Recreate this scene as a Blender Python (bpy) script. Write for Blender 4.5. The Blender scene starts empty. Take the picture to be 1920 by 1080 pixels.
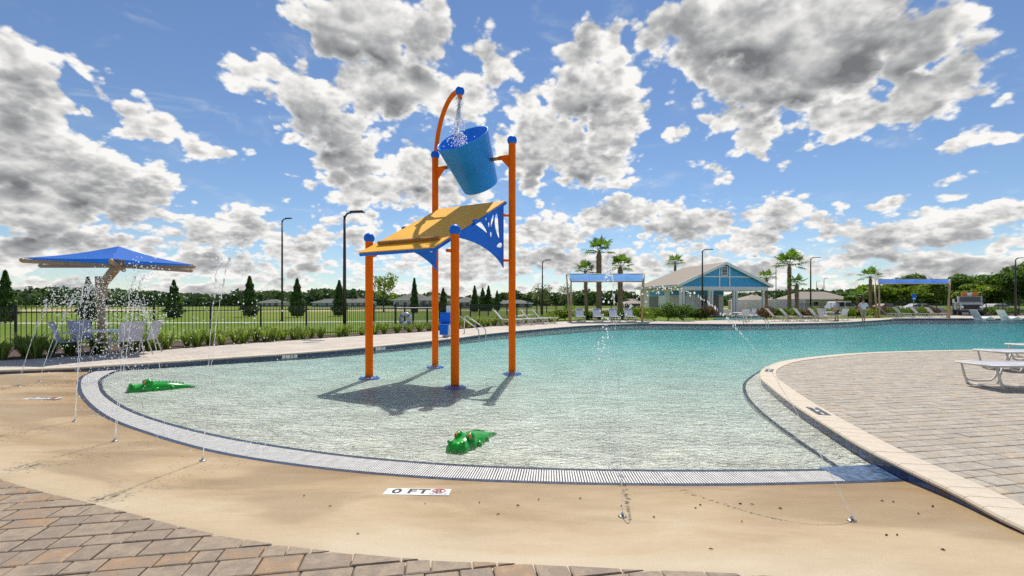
import bpy, bmesh, math, random
import numpy as np
from mathutils import Vector, Matrix, geometry as mgeo
R = math.radians
random.seed(7); rng = np.random.default_rng(7)
SC = bpy.context.scene
COL = SC.collection
# ------------------------------------------------------------------ camera, light, sky
F, CX, Y0, CZ = 880.0, 960.0, 568.0, 1.60          # focal length (photo px), principal column, horizon row, eye height
DECK = 0.13
cam_d = bpy.data.cameras.new('camera'); cam = bpy.data.objects.new('camera', cam_d); COL.objects.link(cam)
cam.location = (0, 0, CZ); cam.rotation_euler = (R(90), 0, 0)
cam_d.sensor_width = 36; cam_d.lens = 36 * F / 1920; cam_d.shift_y = (Y0 - 540) / 1920
cam_d.clip_start = 0.05; cam_d.clip_end = 6000
SC.camera = cam
SUN_AZ, SUN_EL = 6.0, 57.0
sv = Vector((math.sin(R(SUN_AZ)) * math.cos(R(SUN_EL)), math.cos(R(SUN_AZ)) * math.cos(R(SUN_EL)), math.sin(R(SUN_EL))))
sun_d = bpy.data.lights.new('sun', 'SUN'); sun = bpy.data.objects.new('sun', sun_d); COL.objects.link(sun)
sun_d.energy = 3.9; sun_d.angle = R(0.5); sun_d.color = (1.0, 0.95, 0.87)
sun.rotation_euler = (-sv).to_track_quat('-Z', 'Y').to_euler()
SC.view_settings.view_transform = 'Standard'; SC.view_settings.look = 'None'
SC.view_settings.exposure = 0.36; SC.view_settings.gamma = 1.0; SC.view_settings.use_curve_mapping = False
SC.cycles.use_denoising = False; SC.cycles.max_bounces = 10; SC.cycles.transparent_max_bounces = 24
SC.cycles.sample_clamp_indirect = 4.0; SC.cycles.sample_clamp_direct = 3.0

class NT:
    """small helper round a node tree"""
    def __init__(s, tree): s.t = tree
    def n(s, kind, **kw):
        nd = s.t.nodes.new(kind)
        for k, v in kw.items(): setattr(nd, k, v)
        return nd
    def put(s, sock, v):
        if isinstance(v, bpy.types.NodeSocket): s.t.links.new(v, sock)
        elif v is not None: sock.default_value = v
    def m(s, op, a, b=None, c=None, clamp=False):
        nd = s.n('ShaderNodeMath', operation=op, use_clamp=clamp)
        s.put(nd.inputs[0], a); s.put(nd.inputs[1], b)
        if c is not None: s.put(nd.inputs[2], c)
        return nd.outputs[0]
    def v(s, op, a, b=None, scale=None):
        nd = s.n('ShaderNodeVectorMath', operation=op)
        s.put(nd.inputs[0], a); s.put(nd.inputs[1], b)
        if scale is not None: s.put(nd.inputs['Scale'], scale)
        return nd.outputs['Value'] if op in ('LENGTH', 'DOT_PRODUCT', 'DISTANCE') else nd.outputs[0]
    def rng(s, x, a, b, c=0.0, d=1.0, smooth=True):
        nd = s.n('ShaderNodeMapRange', interpolation_type='SMOOTHSTEP' if smooth else 'LINEAR')
        for i, q in enumerate((x, a, b, c, d)): s.put(nd.inputs[i], q)
        return nd.outputs[0]
    def mix(s, f, a, b, blend='MIX'):
        nd = s.n('ShaderNodeMix', data_type='RGBA', blend_type=blend)
        s.put(nd.inputs[0], f); s.put(nd.inputs[6], a); s.put(nd.inputs[7], b)
        return nd.outputs[2]
    def noise(s, vec, scale, detail=4, rough=0.55, dist=0.0):
        nd = s.n('ShaderNodeTexNoise'); s.put(nd.inputs['Vector'], vec); s.put(nd.inputs['Scale'], scale)
        nd.inputs['Detail'].default_value = detail; nd.inputs['Roughness'].default_value = rough; nd.inputs['Distortion'].default_value = dist
        return nd.outputs['Fac']
    def ramp(s, fac, stops, interp='LINEAR'):
        nd = s.n('ShaderNodeValToRGB'); s.put(nd.inputs[0], fac); cr = nd.color_ramp; cr.interpolation = interp
        while len(cr.elements) < len(stops): cr.elements.new(0.5)
        for e, (p, c) in zip(cr.elements, stops): e.position = p; e.color = (*c, 1) if len(c) == 3 else c
        return nd.outputs[0]
    def xyz(s, vec):
        nd = s.n('ShaderNodeSeparateXYZ'); s.put(nd.inputs[0], vec); return nd.outputs
    def comb(s, x, y, z):
        nd = s.n('ShaderNodeCombineXYZ')
        for i, q in enumerate((x, y, z)): s.put(nd.inputs[i], q)
        return nd.outputs[0]

# clouds seen in the photograph: centre and half-size in photo pixels, tilt (deg), strength
CLOUDS = [(40,175,95,85,0,1.15),(20,285,170,120,0,1.3),(150,320,140,85,25,1.15),(235,365,85,75,20,1.05),(60,395,260,60,0,1.2),(120,470,330,48,0,1.0),
 (250,415,120,45,0,.9),(385,440,95,48,0,1.0),(480,430,75,50,0,1.0),(565,462,90,44,0,.95),(430,500,300,34,0,.85),(665,460,55,40,0,.7),
 (168,142,50,22,30,.62),(152,205,20,18,0,.5),(270,225,85,34,12,.8),(400,272,58,20,18,.75),(345,125,24,14,20,.45),
 (690,40,150,70,0,1.2),(790,80,62,75,0,1.15),(735,150,115,75,0,1.3),(560,165,125,62,10,1.15),(460,145,80,45,0,.9),(610,225,120,55,15,1.15),(860,180,95,45,0,1.1),
 (650,300,75,62,0,1.05),(700,355,120,52,0,1.15),(775,320,85,42,0,1.1),(925,135,46,48,0,.9),(650,420,60,32,0,.75),(840,370,90,45,0,.9),
 (1085,85,62,42,0,.9),(1160,75,38,36,0,.8),(1090,165,105,72,0,1.2),(1150,235,62,62,0,1.1),(1010,275,105,72,0,1.25),(1090,305,105,48,0,1.2),(980,200,60,50,0,.9),
 (1285,50,95,55,0,1.1),(1400,50,190,85,0,1.3),(1580,60,180,100,0,1.35),(1720,70,150,85,0,1.25),(1480,150,220,75,0,1.25),(1720,175,140,65,-15,1.2),(1330,115,110,50,15,1.0),
 (1380,235,75,45,15,.85),(1440,275,45,26,20,.7),(1262,235,34,26,-30,.6),(1600,215,150,38,0,1.0),
 (1840,262,150,15,-9,.62),(1490,295,45,9,-8,.4),(1795,326,52,17,0,.72),(1660,370,52,22,-5,.72),(1795,368,60,14,0,.6),(1598,372,30,16,-25,.5),(1335,325,34,14,20,.4),(540,360,22,8,10,.42),(1875,180,40,14,-25,.45),
 (1040,440,110,50,0,.95),(1150,400,85,36,0,.9),(1215,385,50,28,0,.85),(1290,425,120,48,0,1.0),(1455,400,75,52,0,1.0),(1420,440,110,44,0,1.0),(1570,412,110,20,4,.75),
 (1680,440,90,45,0,.9),(1800,450,170,48,0,.95),(1890,395,70,40,0,.85),(1640,475,120,30,0,.8),(1100,490,260,38,0,.85),(1400,500,300,28,0,.75),(1800,510,300,36,0,.85),(880,480,200,60,0,.9)]

def build_world():
    w = bpy.data.worlds.new('World'); SC.world = w; w.use_nodes = True
    t = w.node_tree; t.nodes.clear(); g = NT(t)
    h = g
    tc = g.n('ShaderNodeTexCoord'); dirv = g.v('NORMALIZE', tc.outputs['Generated']); d = dirv
    x, y, z = h.xyz(d)
    az = h.m('ARCTAN2', x, y); el = h.m('ARCSINE', z)
    # soft warp of the lobe coordinates so that no outline is an ellipse
    wn = h.n('ShaderNodeTexNoise'); h.put(wn.inputs['Vector'], d); wn.inputs['Scale'].default_value = 9; wn.inputs['Detail'].default_value = 2
    wv = h.v('SCALE', h.v('SUBTRACT', wn.outputs['Color'], (0.5, 0.5, 0.5)), scale=0.10)
    wx, wy, _ = h.xyz(h.v('ADD', h.comb(az, el, 0.0), wv))
    def lobes(wx, wy, dep):
        """largest cloud lobe at warped (azimuth, elevation); dep chains evaluation order"""
        acc = None
        for (px, py, rx, ry, tilt, st) in CLOUDS:
            a = math.atan((px - CX) / F); e = math.atan((Y0 - py) / F * math.cos(a))
            ra = rx / F * math.cos(a) ** 2 * 1.14; re = ry / F * math.cos(a) * 1.14
            # (the tiny third coordinate only makes the lobes evaluate one after the other)
            prev = acc if acc is not None else dep
            pv = h.comb(wx, wy, h.m('MULTIPLY', prev, 1e-7) if prev is not None else 0.0)
            if tilt:
                mp = h.n('ShaderNodeMapping', vector_type='TEXTURE')
                mp.inputs['Location'].default_value = (a, e, 0); mp.inputs['Rotation'].default_value = (0, 0, -R(tilt)); mp.inputs['Scale'].default_value = (ra, re, 1)
                h.put(mp.inputs['Vector'], pv); ln = h.v('LENGTH', mp.outputs[0])
            else:
                nd = h.n('ShaderNodeVectorMath', operation='MULTIPLY_ADD'); h.put(nd.inputs[0], pv)
                nd.inputs[1].default_value = (1 / ra, 1 / re, 1); nd.inputs[2].default_value = (-a / ra, -e / re, 0); ln = h.v('LENGTH', nd.outputs[0])
            f = h.m('MULTIPLY_ADD', ln, -st * 0.85 - 0.15, st + 0.12)
            acc = f if acc is None else h.m('SMOOTH_MAX', acc, f, 0.12)
        return acc
    acc = lobes(wx, wy, None)
    acc_up = lobes(wx, h.m('ADD', wy, 0.045), acc)
    # the rest of the sky goes on with clouds of the same kind
    far = h.noise(d, 2.6, 2, 0.5)
    gen = h.m('MULTIPLY_ADD', far, 4.0, -2.05)
    inside = h.m('MULTIPLY', h.rng(h.m('ABSOLUTE', az), 0.86, 1.0, 1.0, 0.0), h.rng(el, 0.56, 0.70, 1.0, 0.0))
    def whole(ac, e_):
        bs = h.m('ADD', h.m('MULTIPLY', ac, inside), h.m('MULTIPLY', gen, h.m('SUBTRACT', 1.0, inside)))
        return h.m('MAXIMUM', h.m('MAXIMUM', bs, -0.7), h.rng(e_, 0.0, 0.11, 0.9, -0.7, smooth=False))
    base = whole(acc, el); base_up = whole(acc_up, h.m('ADD', el, 0.045))
    # billows, finer towards the horizon where clouds are farther off
    k = h.m('DIVIDE', 1.0, h.m('ADD', h.m('MAXIMUM', el, 0.0), 0.55))
    q = h.v('SCALE', d, scale=k)
    def billow(off, det, vdet):
        qq = h.v('ADD', q, off) if off else q
        n1 = h.noise(qq, 8.0, det, 0.55, 0.15)
        vo = h.n('ShaderNodeTexVoronoi', feature='F1'); h.put(vo.inputs['Vector'], qq); vo.inputs['Scale'].default_value = 22.0
        vo.inputs['Detail'].default_value = vdet; vo.inputs['Roughness'].default_value = 0.5
        return h.m('ADD', h.m('MULTIPLY', h.m('SUBTRACT', n1, 0.5), 2.1), h.m('MULTIPLY', h.m('SUBTRACT', 0.45, vo.outputs['Distance']), 0.75))
    x0 = billow(None, 9, 2.5); x1 = billow((0.003, -0.004, 0.013), 8, 2.5)
    x2 = h.m('MULTIPLY', h.m('SUBTRACT', h.noise(h.v('ADD', q, (0.010, -0.02, 0.075)), 8.0, 3, 0.60, 0.15), 0.5), 2.0)
    xs = h.m('MULTIPLY', h.m('SUBTRACT', h.noise(q, 8.0, 3, 0.60, 0.15), 0.5), 2.0)
    t0 = h.m('ADD', base, h.m('ADD', h.m('MULTIPLY', x0, 0.95), 0.10))
    alpha = g.rng(t0, 0.0, 0.28)
    thick = g.rng(g.m('MULTIPLY_ADD', xs, 0.30, base), 0.05, 1.15)            # deep cloud lets less light through
    under = g.rng(g.m('SUBTRACT', base_up, base), -0.25, 0.55)                # more cloud overhead: shaded base
    puff = g.m('MINIMUM', g.m('MAXIMUM', g.m('MULTIPLY', g.m('SUBTRACT', x0, x1), 0.72), -0.18), 0.22)
    roll = g.m('MINIMUM', g.m('MAXIMUM', g.m('MULTIPLY', g.m('SUBTRACT', xs, x2), 0.36), -0.15), 0.18)
    shade = g.m('MULTIPLY', g.rng(t0, 0.08, 0.75), g.m('MULTIPLY_ADD', under, 0.44, g.m('MULTIPLY', thick, 0.30)))
    puff = g.m('MULTIPLY', puff, g.m('SUBTRACT', 1.0, g.m('MULTIPLY', g.rng(shade, 0.12, 0.45), 0.70)))
    lum = g.m('ADD', g.m('SUBTRACT', 0.95, shade), g.m('ADD', puff, roll))
    lum = g.m('MINIMUM', g.m('MAXIMUM', lum, 0.28), 1.0)
    ccol = g.ramp(lum, [(0.0, (0.11, 0.115, 0.125)), (0.30, (0.20, 0.205, 0.22)), (0.6, (0.47, 0.475, 0.48)), (1.0, (1.0, 0.985, 0.95))])
    sky = g.n('ShaderNodeTexSky', sky_type='NISHITA'); sky.sun_disc = False
    sky.sun_elevation = R(SUN_EL); sky.sun_rotation = R(SUN_AZ); sky.altitude = 10; sky.air_density = 1.0; sky.dust_density = 0.0; sky.ozone_density = 2.5
    b1 = g.n('ShaderNodeBackground'); g.put(b1.inputs[0], g.mix(1.0, sky.outputs[0], (0.84, 0.90, 0.98, 1), 'MULTIPLY')); b1.inputs[1].default_value = 0.085
    b2 = g.n('ShaderNodeBackground'); g.put(b2.inputs[0], ccol); b2.inputs[1].default_value = 0.75
    # thin high veil
    zz = g.xyz(dirv)
    veil = g.noise(g.v('MULTIPLY', dirv, (3.0, 3.0, 9.0)), 1.6, 8, 0.62, 1.2)
    va = g.m('MULTIPLY', g.rng(veil, 0.52, 0.85), 0.50)
    a_all = g.m('MAXIMUM', alpha, va)
    ms = g.n('ShaderNodeMixShader'); g.put(ms.inputs[0], a_all); g.put(ms.inputs[1], b1.outputs[0]); g.put(ms.inputs[2], b2.outputs[0])
    out = g.n('ShaderNodeOutputWorld'); g.put(out.inputs[0], ms.outputs[0])
    w.cycles.sampling_method = 'MANUAL'; w.cycles.sample_map_resolution = 512
build_world()
# ------------------------------------------------------------------ helpers
def gp(px, py, z=0.0):
    """point of the horizontal plane z seen at a photo pixel"""
    d = F * (CZ - z) / (py - Y0)
    return ((px - CX) / F * d, d)
def at(px, py, Y):
    return Vector(((px - CX) / F * Y, Y, CZ - (py - Y0) / F * Y))
def smooth_curve(pts, step=0.1):
    """Catmull-Rom through points, evenly resampled"""
    p = [np.array(q, float) for q in pts]; p = [2 * p[0] - p[1]] + p + [2 * p[-1] - p[-2]]; out = []
    for i in range(1, len(p) - 2):
        for t in np.linspace(0, 1, 24, endpoint=False):
            a, b, c, d = p[i - 1], p[i], p[i + 1], p[i + 2]
            out.append(0.5 * ((2 * b) + (c - a) * t + (2 * a - 5 * b + 4 * c - d) * t * t + (3 * b - a - 3 * c + d) * t ** 3))
    out.append(p[-2]); out = np.array(out)
    s = np.concatenate([[0], np.cumsum(np.linalg.norm(np.diff(out, axis=0), axis=1))])
    n = max(2, int(s[-1] / step) + 1); q = np.linspace(0, s[-1], n)
    return np.stack([np.interp(q, s, out[:, k]) for k in range(out.shape[1])], 1)
def normals2(c):
    t = np.gradient(c, axis=0); t /= np.linalg.norm(t, axis=1)[:, None]
    return np.stack([-t[:, 1], t[:, 0]], 1)            # left of the direction of travel

class MB:
    def __init__(s): s.v = []; s.f = []; s.sm = []
    def add(s, vs, fs, smooth=False):
        o = len(s.v); s.v += [tuple(v) for v in vs]; s.f += [tuple(i + o for i in f) for f in fs]; s.sm += [smooth] * len(fs); return s
    def box(s, c, size, rz=0.0, M=None):
        x, y, z = size[0] / 2, size[1] / 2, size[2] / 2
        vs = [Vector((a * x, b * y, e * z)) for e in (-1, 1) for b in (-1, 1) for a in (-1, 1)]
        T = M if M is not None else Matrix.Translation(Vector(c)) @ Matrix.Rotation(rz, 4, 'Z')
        return s.add([T @ v for v in vs], [(0, 2, 3, 1), (4, 5, 7, 6), (0, 1, 5, 4), (2, 6, 7, 3), (0, 4, 6, 2), (1, 3, 7, 5)])
    def bar(s, a, b, w, h, up=(0, 0, 1)):
        """rectangular bar from a to b"""
        a, b = Vector(a), Vector(b); t = (b - a).normalized(); u = Vector(up)
        if abs(t.dot(u)) > 0.95: u = Vector((0, 1, 0))
        r = t.cross(u).normalized(); u = r.cross(t)
        vs = [p + r * i * w / 2 + u * j * h / 2 for p in (a, b) for i, j in ((-1, -1), (1, -1), (1, 1), (-1, 1))]
        return s.add(vs, [(3, 2, 1, 0), (4, 5, 6, 7), (0, 1, 5, 4), (1, 2, 6, 5), (2, 3, 7, 6), (3, 0, 4, 7)])
    def tube(s, pts, r, n=10, caps=True, smooth=True):
        pts = [Vector(p) for p in pts]; rs = r if isinstance(r, (list, tuple, np.ndarray)) else [r] * len(pts)
        vs = []; fs = []; prev = None
        for i, p in enumerate(pts):
            t = (pts[min(i + 1, len(pts) - 1)] - pts[max(i - 1, 0)]).normalized()
            if prev is None: u = t.orthogonal().normalized()
            else:
                u = prev - t * prev.dot(t); u = u.normalized() if u.length > 1e-6 else t.orthogonal().normalized()
            prev = u; w = t.cross(u)
            vs += [p + (u * math.cos(2 * math.pi * k / n) + w * math.sin(2 * math.pi * k / n)) * rs[i] for k in range(n)]
        for i in range(len(pts) - 1):
            for k in range(n): fs.append((i * n + k, i * n + (k + 1) % n, (i + 1) * n + (k + 1) % n, (i + 1) * n + k))
        s.add(vs, fs, smooth)
        if caps:
            o = len(s.v) - len(vs)
            s.f += [tuple(o + k for k in reversed(range(n))), tuple(o + (len(pts) - 1) * n + k for k in range(n))]; s.sm += [False, False]
        return s
    def lathe(s, prof, c=(0, 0, 0), n=24, M=None, smooth=True):
        """profile of (radius, z) turned about the z axis"""
        T = M if M is not None else Matrix.Translation(Vector(c)); vs = []; fs = []
        for (r, z) in prof: vs += [T @ Vector((r * math.cos(2 * math.pi * k / n), r * math.sin(2 * math.pi * k / n), z)) for k in range(n)]
        for i in range(len(prof) - 1):
            for k in range(n): fs.append((i * n + k, i * n + (k + 1) % n, (i + 1) * n + (k + 1) % n, (i + 1) * n + k))
        return s.add(vs, fs, smooth)
    def ball(s, c, r, n=14, m=8, sc=(1, 1, 1), M=None):
        prof = [(max(1e-4, r * math.sin(math.pi * i / m)), -r * math.cos(math.pi * i / m)) for i in range(m + 1)]
        T = (M if M is not None else Matrix.Translation(Vector(c))) @ Matrix.Diagonal((*sc, 1))
        return s.lathe(prof, n=n, M=T)
    def prism(s, poly, z0, z1, M=None):
        n = len(poly); vs = [Vector((x, y, z0)) for x, y in poly] + [Vector((x, y, z1)) for x, y in poly]
        if M is not None: vs = [M @ v for v in vs]
        return s.add(vs, [tuple(reversed(range(n))), tuple(range(n, 2 * n))] + [(k, (k + 1) % n, n + (k + 1) % n, n + k) for k in range(n)])
    def sheet(s, a, b, smooth=True):
        """strip between two rows of points of equal length"""
        n = len(a); return s.add(list(a) + list(b), [(k, k + 1, n + k + 1, n + k) for k in range(n - 1)], smooth)
    def grid(s, rows, smooth=True):
        n = len(rows[0]); vs = [p for r in rows for p in r]
        return s.add(vs, [(i * n + k, i * n + k + 1, (i + 1) * n + k + 1, (i + 1) * n + k) for i in range(len(rows) - 1) for k in range(n - 1)], smooth)
    def mesh(s, name):
        me = bpy.data.meshes.new(name); me.from_pydata(s.v, [], s.f)
        me.polygons.foreach_set('use_smooth', s.sm); me.update(); return me
    def build(s, name, mat, parent=None, loc=None):
        return obj(name, s.mesh(name), mat, parent, loc)
def obj(name, me, mat, parent=None, loc=None):
    o = bpy.data.objects.new(name, me); COL.objects.link(o)
    if mat is not None and not me.materials: me.materials.append(mat)
    if parent is not None: o.parent = parent
    if loc is not None: o.location = loc
    return o
def empty(name, loc=(0, 0, 0), rz=0.0):
    o = bpy.data.objects.new(name, None); COL.objects.link(o); o.location = loc; o.rotation_euler = (0, 0, rz); o.empty_display_size = 0.2; return o
def tag(o, label=None, cat=None, group=None, kind=None):
    if label: o['label'] = label
    if cat: o['category'] = cat
    if group: o['group'] = group
    if kind: o['kind'] = kind
    return o
def copy_tree(o, parent=None):
    c = o.copy(); COL.objects.link(c); c.parent = parent
    for ch in list(o.children): copy_tree(ch, c)
    return c
def quads_mesh(name, centers, size, normals=None, aspect=1.6, jitter=0.35):
    """many small leaf-shaped faces (numpy)"""
    n = len(centers); c = np.asarray(centers, float); sz = np.broadcast_to(np.asarray(size, float), (n,))[:, None]
    a = rng.normal(size=(n, 3)); a /= np.linalg.norm(a, axis=1)[:, None]
    if normals is not None: a = a * 0.8 + normals; a /= np.linalg.norm(a, axis=1)[:, None] + 1e-9
    b = rng.normal(size=(n, 3)); b -= a * (a * b).sum(1)[:, None]; b /= np.linalg.norm(b, axis=1)[:, None]; e = np.cross(a, b)
    L = sz * aspect * 0.5; W = sz * 0.5
    v = np.stack([c - b * L, c + e * W + a * W * 0.25, c + b * L, c - e * W + a * W * 0.25], 1).reshape(-1, 3)
    me = bpy.data.meshes.new(name); me.vertices.add(4 * n); me.vertices.foreach_set('co', v.ravel())
    me.loops.add(4 * n); me.loops.foreach_set('vertex_index', np.arange(4 * n, dtype=np.int32))
    me.polygons.add(n); me.polygons.foreach_set('loop_start', np.arange(0, 4 * n, 4, dtype=np.int32)); me.polygons.foreach_set('loop_total', np.full(n, 4, np.int32))
    me.update(calc_edges=True); return me
def text_mesh(name, body, size, extrude=0.001):
    cu = bpy.data.curves.new(name, 'FONT'); cu.body = body; cu.size = size; cu.offset = size * 0.022; cu.extrude = extrude; cu.align_x = 'CENTER'; cu.align_y = 'CENTER'; cu.resolution_u = 3
    o = bpy.data.objects.new(name, cu); COL.objects.link(o); bpy.context.view_layer.update()
    me = bpy.data.meshes.new_from_object(o.evaluated_get(bpy.context.evaluated_depsgraph_get())); bpy.data.objects.remove(o); me.name = name; me.materials.clear(); return me
def flat_mesh(name, outlines, thick, bevel=0.0):
    """plate with holes: outline polygons (first is the outside) filled and given thickness"""
    cu = bpy.data.curves.new(name, 'CURVE'); cu.dimensions = '2D'; cu.fill_mode = 'BOTH'; cu.extrude = thick / 2; cu.bevel_depth = bevel
    for pl in outlines:
        sp = cu.splines.new('POLY'); sp.points.add(len(pl) - 1); sp.use_cyclic_u = True
        for p, (x, y) in zip(sp.points, pl): p.co = (x, y, 0, 1)
    o = bpy.data.objects.new(name, cu); COL.objects.link(o); bpy.context.view_layer.update()
    me = bpy.data.meshes.new_from_object(o.evaluated_get(bpy.context.evaluated_depsgraph_get())); bpy.data.objects.remove(o); me.name = name; me.materials.clear(); return me

# ------------------------------------------------------------------ materials
MATS = {}
def mat(name, col, rough=0.5, metal=0.0, var=0.12, scale=6.0, bump=0.0, bscale=60.0, col2=None, spec=0.5, coat=0.0, coords='Object', translucent=0.0):
    if name in MATS: return MATS[name]
    m = bpy.data.materials.new(name); m.use_nodes = True; t = m.node_tree; g = NT(t); b = t.nodes['Principled BSDF']
    tc = g.n('ShaderNodeTexCoord').outputs[coords]
    n = g.noise(tc, scale, 5, 0.6)
    c2 = col2 if col2 else tuple(c * (1 - var * 2.2) for c in col); c1 = tuple(min(1, c * (1 + var)) for c in col) if not col2 else col
    g.put(b.inputs['Base Color'], g.ramp(n, [(0.3, c2), (0.7, c1)]))
    b.inputs['Metallic'].default_value = metal; b.inputs['Specular IOR Level'].default_value = spec; b.inputs['Coat Weight'].default_value = coat
    g.put(b.inputs['Roughness'], g.rng(n, 0.2, 0.8, max(0.02, rough - 0.08), min(1, rough + 0.1), smooth=False))
    if bump:
        bn = g.n('ShaderNodeBump'); bn.inputs['Strength'].default_value = bump; bn.inputs['Distance'].default_value = 0.01
        g.put(bn.inputs['Height'], g.noise(tc, bscale, 4, 0.6)); g.put(b.inputs['Normal'], bn.outputs[0])
    if translucent:
        tr = g.n('ShaderNodeBsdfTranslucent'); g.put(tr.inputs[0], b.inputs['Base Color'].links[0].from_socket)
        mx = g.n('ShaderNodeMixShader'); mx.inputs[0].default_value = translucent
        g.put(mx.inputs[1], b.outputs[0]); g.put(mx.inputs[2], tr.outputs[0]); g.put(t.nodes['Material Output'].inputs[0], mx.outputs[0])
    MATS[name] = m; return m
def leaf_mat(name, dark, light, trans=0.35):
    if name in MATS: return MATS[name]
    m = bpy.data.materials.new(name); m.use_nodes = True; t = m.node_tree; g = NT(t); b = t.nodes['Principled BSDF']
    geo = g.n('ShaderNodeNewGeometry'); n = g.noise(geo.outputs['Position'], 1.1, 3, 0.6)
    f = g.m('MULTIPLY_ADD', geo.outputs['Random Per Island'], 0.55, g.m('MULTIPLY_ADD', n, 1.1, -0.3), clamp=True)
    c = g.ramp(f, [(0.15, dark), (0.9, light)])
    g.put(b.inputs['Base Color'], c); b.inputs['Roughness'].default_value = 0.5; b.inputs['Specular IOR Level'].default_value = 0.3
    tr = g.n('ShaderNodeBsdfTranslucent'); g.put(tr.inputs[0], g.mix(1.0, c, (1.25, 1.3, 0.55, 1), 'MULTIPLY'))
    mx = g.n('ShaderNodeMixShader'); mx.inputs[0].default_value = trans
    g.put(mx.inputs[1], b.outputs[0]); g.put(mx.inputs[2], tr.outputs[0]); g.put(t.nodes['Material Output'].inputs[0], mx.outputs[0])
    MATS[name] = m; return m
def paver_mat(name, stops):
    m = bpy.data.materials.new(name); m.use_nodes = True; t = m.node_tree; g = NT(t); b = t.nodes['Principled BSDF']
    geo = g.n('ShaderNodeNewGeometry'); oi = g.n('ShaderNodeObjectInfo'); P = geo.outputs['Position']
    r = g.m('FRACT', g.m('ADD', g.m('MULTIPLY', geo.outputs['Random Per Island'], 7.31), g.m('MULTIPLY', oi.outputs['Random'], 3.77)))
    mot = g.noise(P, 9.0, 6, 0.65)                     # blended clays inside one stone
    f = g.m('ADD', g.m('MULTIPLY', r, 0.62), g.m('MULTIPLY', g.rng(mot, 0.25, 0.75), 0.42))
    c = g.ramp(g.m('SUBTRACT', f, 0.06), stops)
    fine = g.noise(P, 160.0, 3, 0.7)
    c = g.mix(1.0, c, g.ramp(fine, [(0.25, (0.72, 0.71, 0.70)), (0.75, (1.12, 1.11, 1.10))]), 'MULTIPLY')
    dirt = g.rng(g.noise(P, 1.7, 6, 0.7), 0.55, 0.8)
    c = g.mix(g.m('MULTIPLY', dirt, 0.35), c, (0.16, 0.135, 0.115, 1))
    g.put(b.inputs['Base Color'], c); b.inputs['Roughness'].default_value = 0.72; b.inputs['Specular IOR Level'].default_value = 0.35
    bn = g.n('ShaderNodeBump'); bn.inputs['Strength'].default_value = 0.5; bn.inputs['Distance'].default_value = 0.004
    g.put(bn.inputs['Height'], g.m('ADD', g.noise(P, 45.0, 5, 0.7), fine)); g.put(b.inputs['Normal'], bn.outputs[0])
    return m

M_PAVL = paver_mat('paver_tumbled_brown', [(0.0, (0.33, 0.255, 0.18)), (0.22, (0.25, 0.20, 0.155)), (0.42, (0.37, 0.285, 0.20)), (0.60, (0.27, 0.215, 0.165)), (0.80, (0.36, 0.235, 0.135)), (1.0, (0.42, 0.33, 0.235))])
M_PAVR = paver_mat('paver_sand_blend', [(0.0, (0.44, 0.39, 0.315)), (0.22, (0.35, 0.31, 0.26)), (0.45, (0.49, 0.435, 0.35)), (0.64, (0.38, 0.335, 0.28)), (0.82, (0.47, 0.375, 0.255)), (1.0, (0.58, 0.525, 0.425))])
M_JOINT = mat('joint_sand', (0.12, 0.10, 0.085), 0.95, var=0.2, scale=30, coords='Object')
M_COPE = mat('cast_coping', (0.60, 0.51, 0.39), 0.7, var=0.08, scale=5, bump=0.25, bscale=120)
M_TILE = mat('blue_glazed_tile', (0.075, 0.12, 0.22), 0.16, var=0.5, scale=14, col2=(0.03, 0.05, 0.10))
M_TILEB = mat('dark_blue_trim_tile', (0.022, 0.036, 0.075), 0.3, var=0.5, scale=20)
M_GRATE = mat('white_grate_plastic', (0.70, 0.675, 0.62), 0.45, var=0.06, scale=12)
M_DARK = mat('dark_channel', (0.03, 0.03, 0.033), 0.8)
M_ORANGE = mat('orange_powder_coat', (1.0, 0.17, 0.002), 0.5, var=0.05, scale=2.0, spec=0.10)
M_BLUE = mat('blue_powder_coat', (0.008, 0.17, 0.80), 0.40, var=0.06, scale=2.0, spec=0.2)
M_BUCKET = mat('blue_fibreglass', (0.015, 0.30, 0.98), 0.38, var=0.08, scale=1.6, spec=0.2)
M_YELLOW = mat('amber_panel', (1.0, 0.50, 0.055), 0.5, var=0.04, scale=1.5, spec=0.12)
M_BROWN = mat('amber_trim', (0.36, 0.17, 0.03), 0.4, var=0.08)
M_STEEL = mat('stainless_steel', (0.62, 0.62, 0.62), 0.22, metal=1.0, var=0.05)
M_BLACK = mat('black_powder_coat', (0.012, 0.012, 0.013), 0.42, var=0.1)
M_BRONZE = mat('dark_bronze_pole', (0.03, 0.027, 0.025), 0.45, var=0.1)
M_TAN = mat('tan_powder_coat', (0.50, 0.35, 0.19), 0.45, var=0.08)
M_FABRIC = mat('blue_shade_cloth', (0.012, 0.16, 0.66), 0.75, var=0.08, scale=3, bump=0.2, bscale=200, translucent=0.3)
M_SLING = mat('grey_sling_mesh', (0.54, 0.54, 0.60), 0.7, var=0.06, scale=8, bump=0.3, bscale=300, translucent=0.15)
M_FRAME = mat('beige_furniture_tube', (0.64, 0.60, 0.54), 0.4, var=0.06)
M_WHITEP = mat('white_plastic', (0.78, 0.79, 0.80), 0.35, var=0.05)
M_GATOR = mat('green_gator_gelcoat', (0.002, 0.34, 0.015), 0.22, var=0.18, scale=5, coat=0.25)
M_EYE = mat('amber_eye', (0.72, 0.27, 0.02), 0.12, var=0.2, scale=20, coat=0.8)
M_PUPIL = mat('black_gloss', (0.006, 0.006, 0.006), 0.1, coat=0.6)
M_STUCCO = mat('cream_wall', (0.80, 0.745, 0.66), 0.85, var=0.04, scale=3, bump=0.3, bscale=80)
M_WHITE = mat('white_trim_paint', (0.88, 0.86, 0.83), 0.5, var=0.03)
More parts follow.
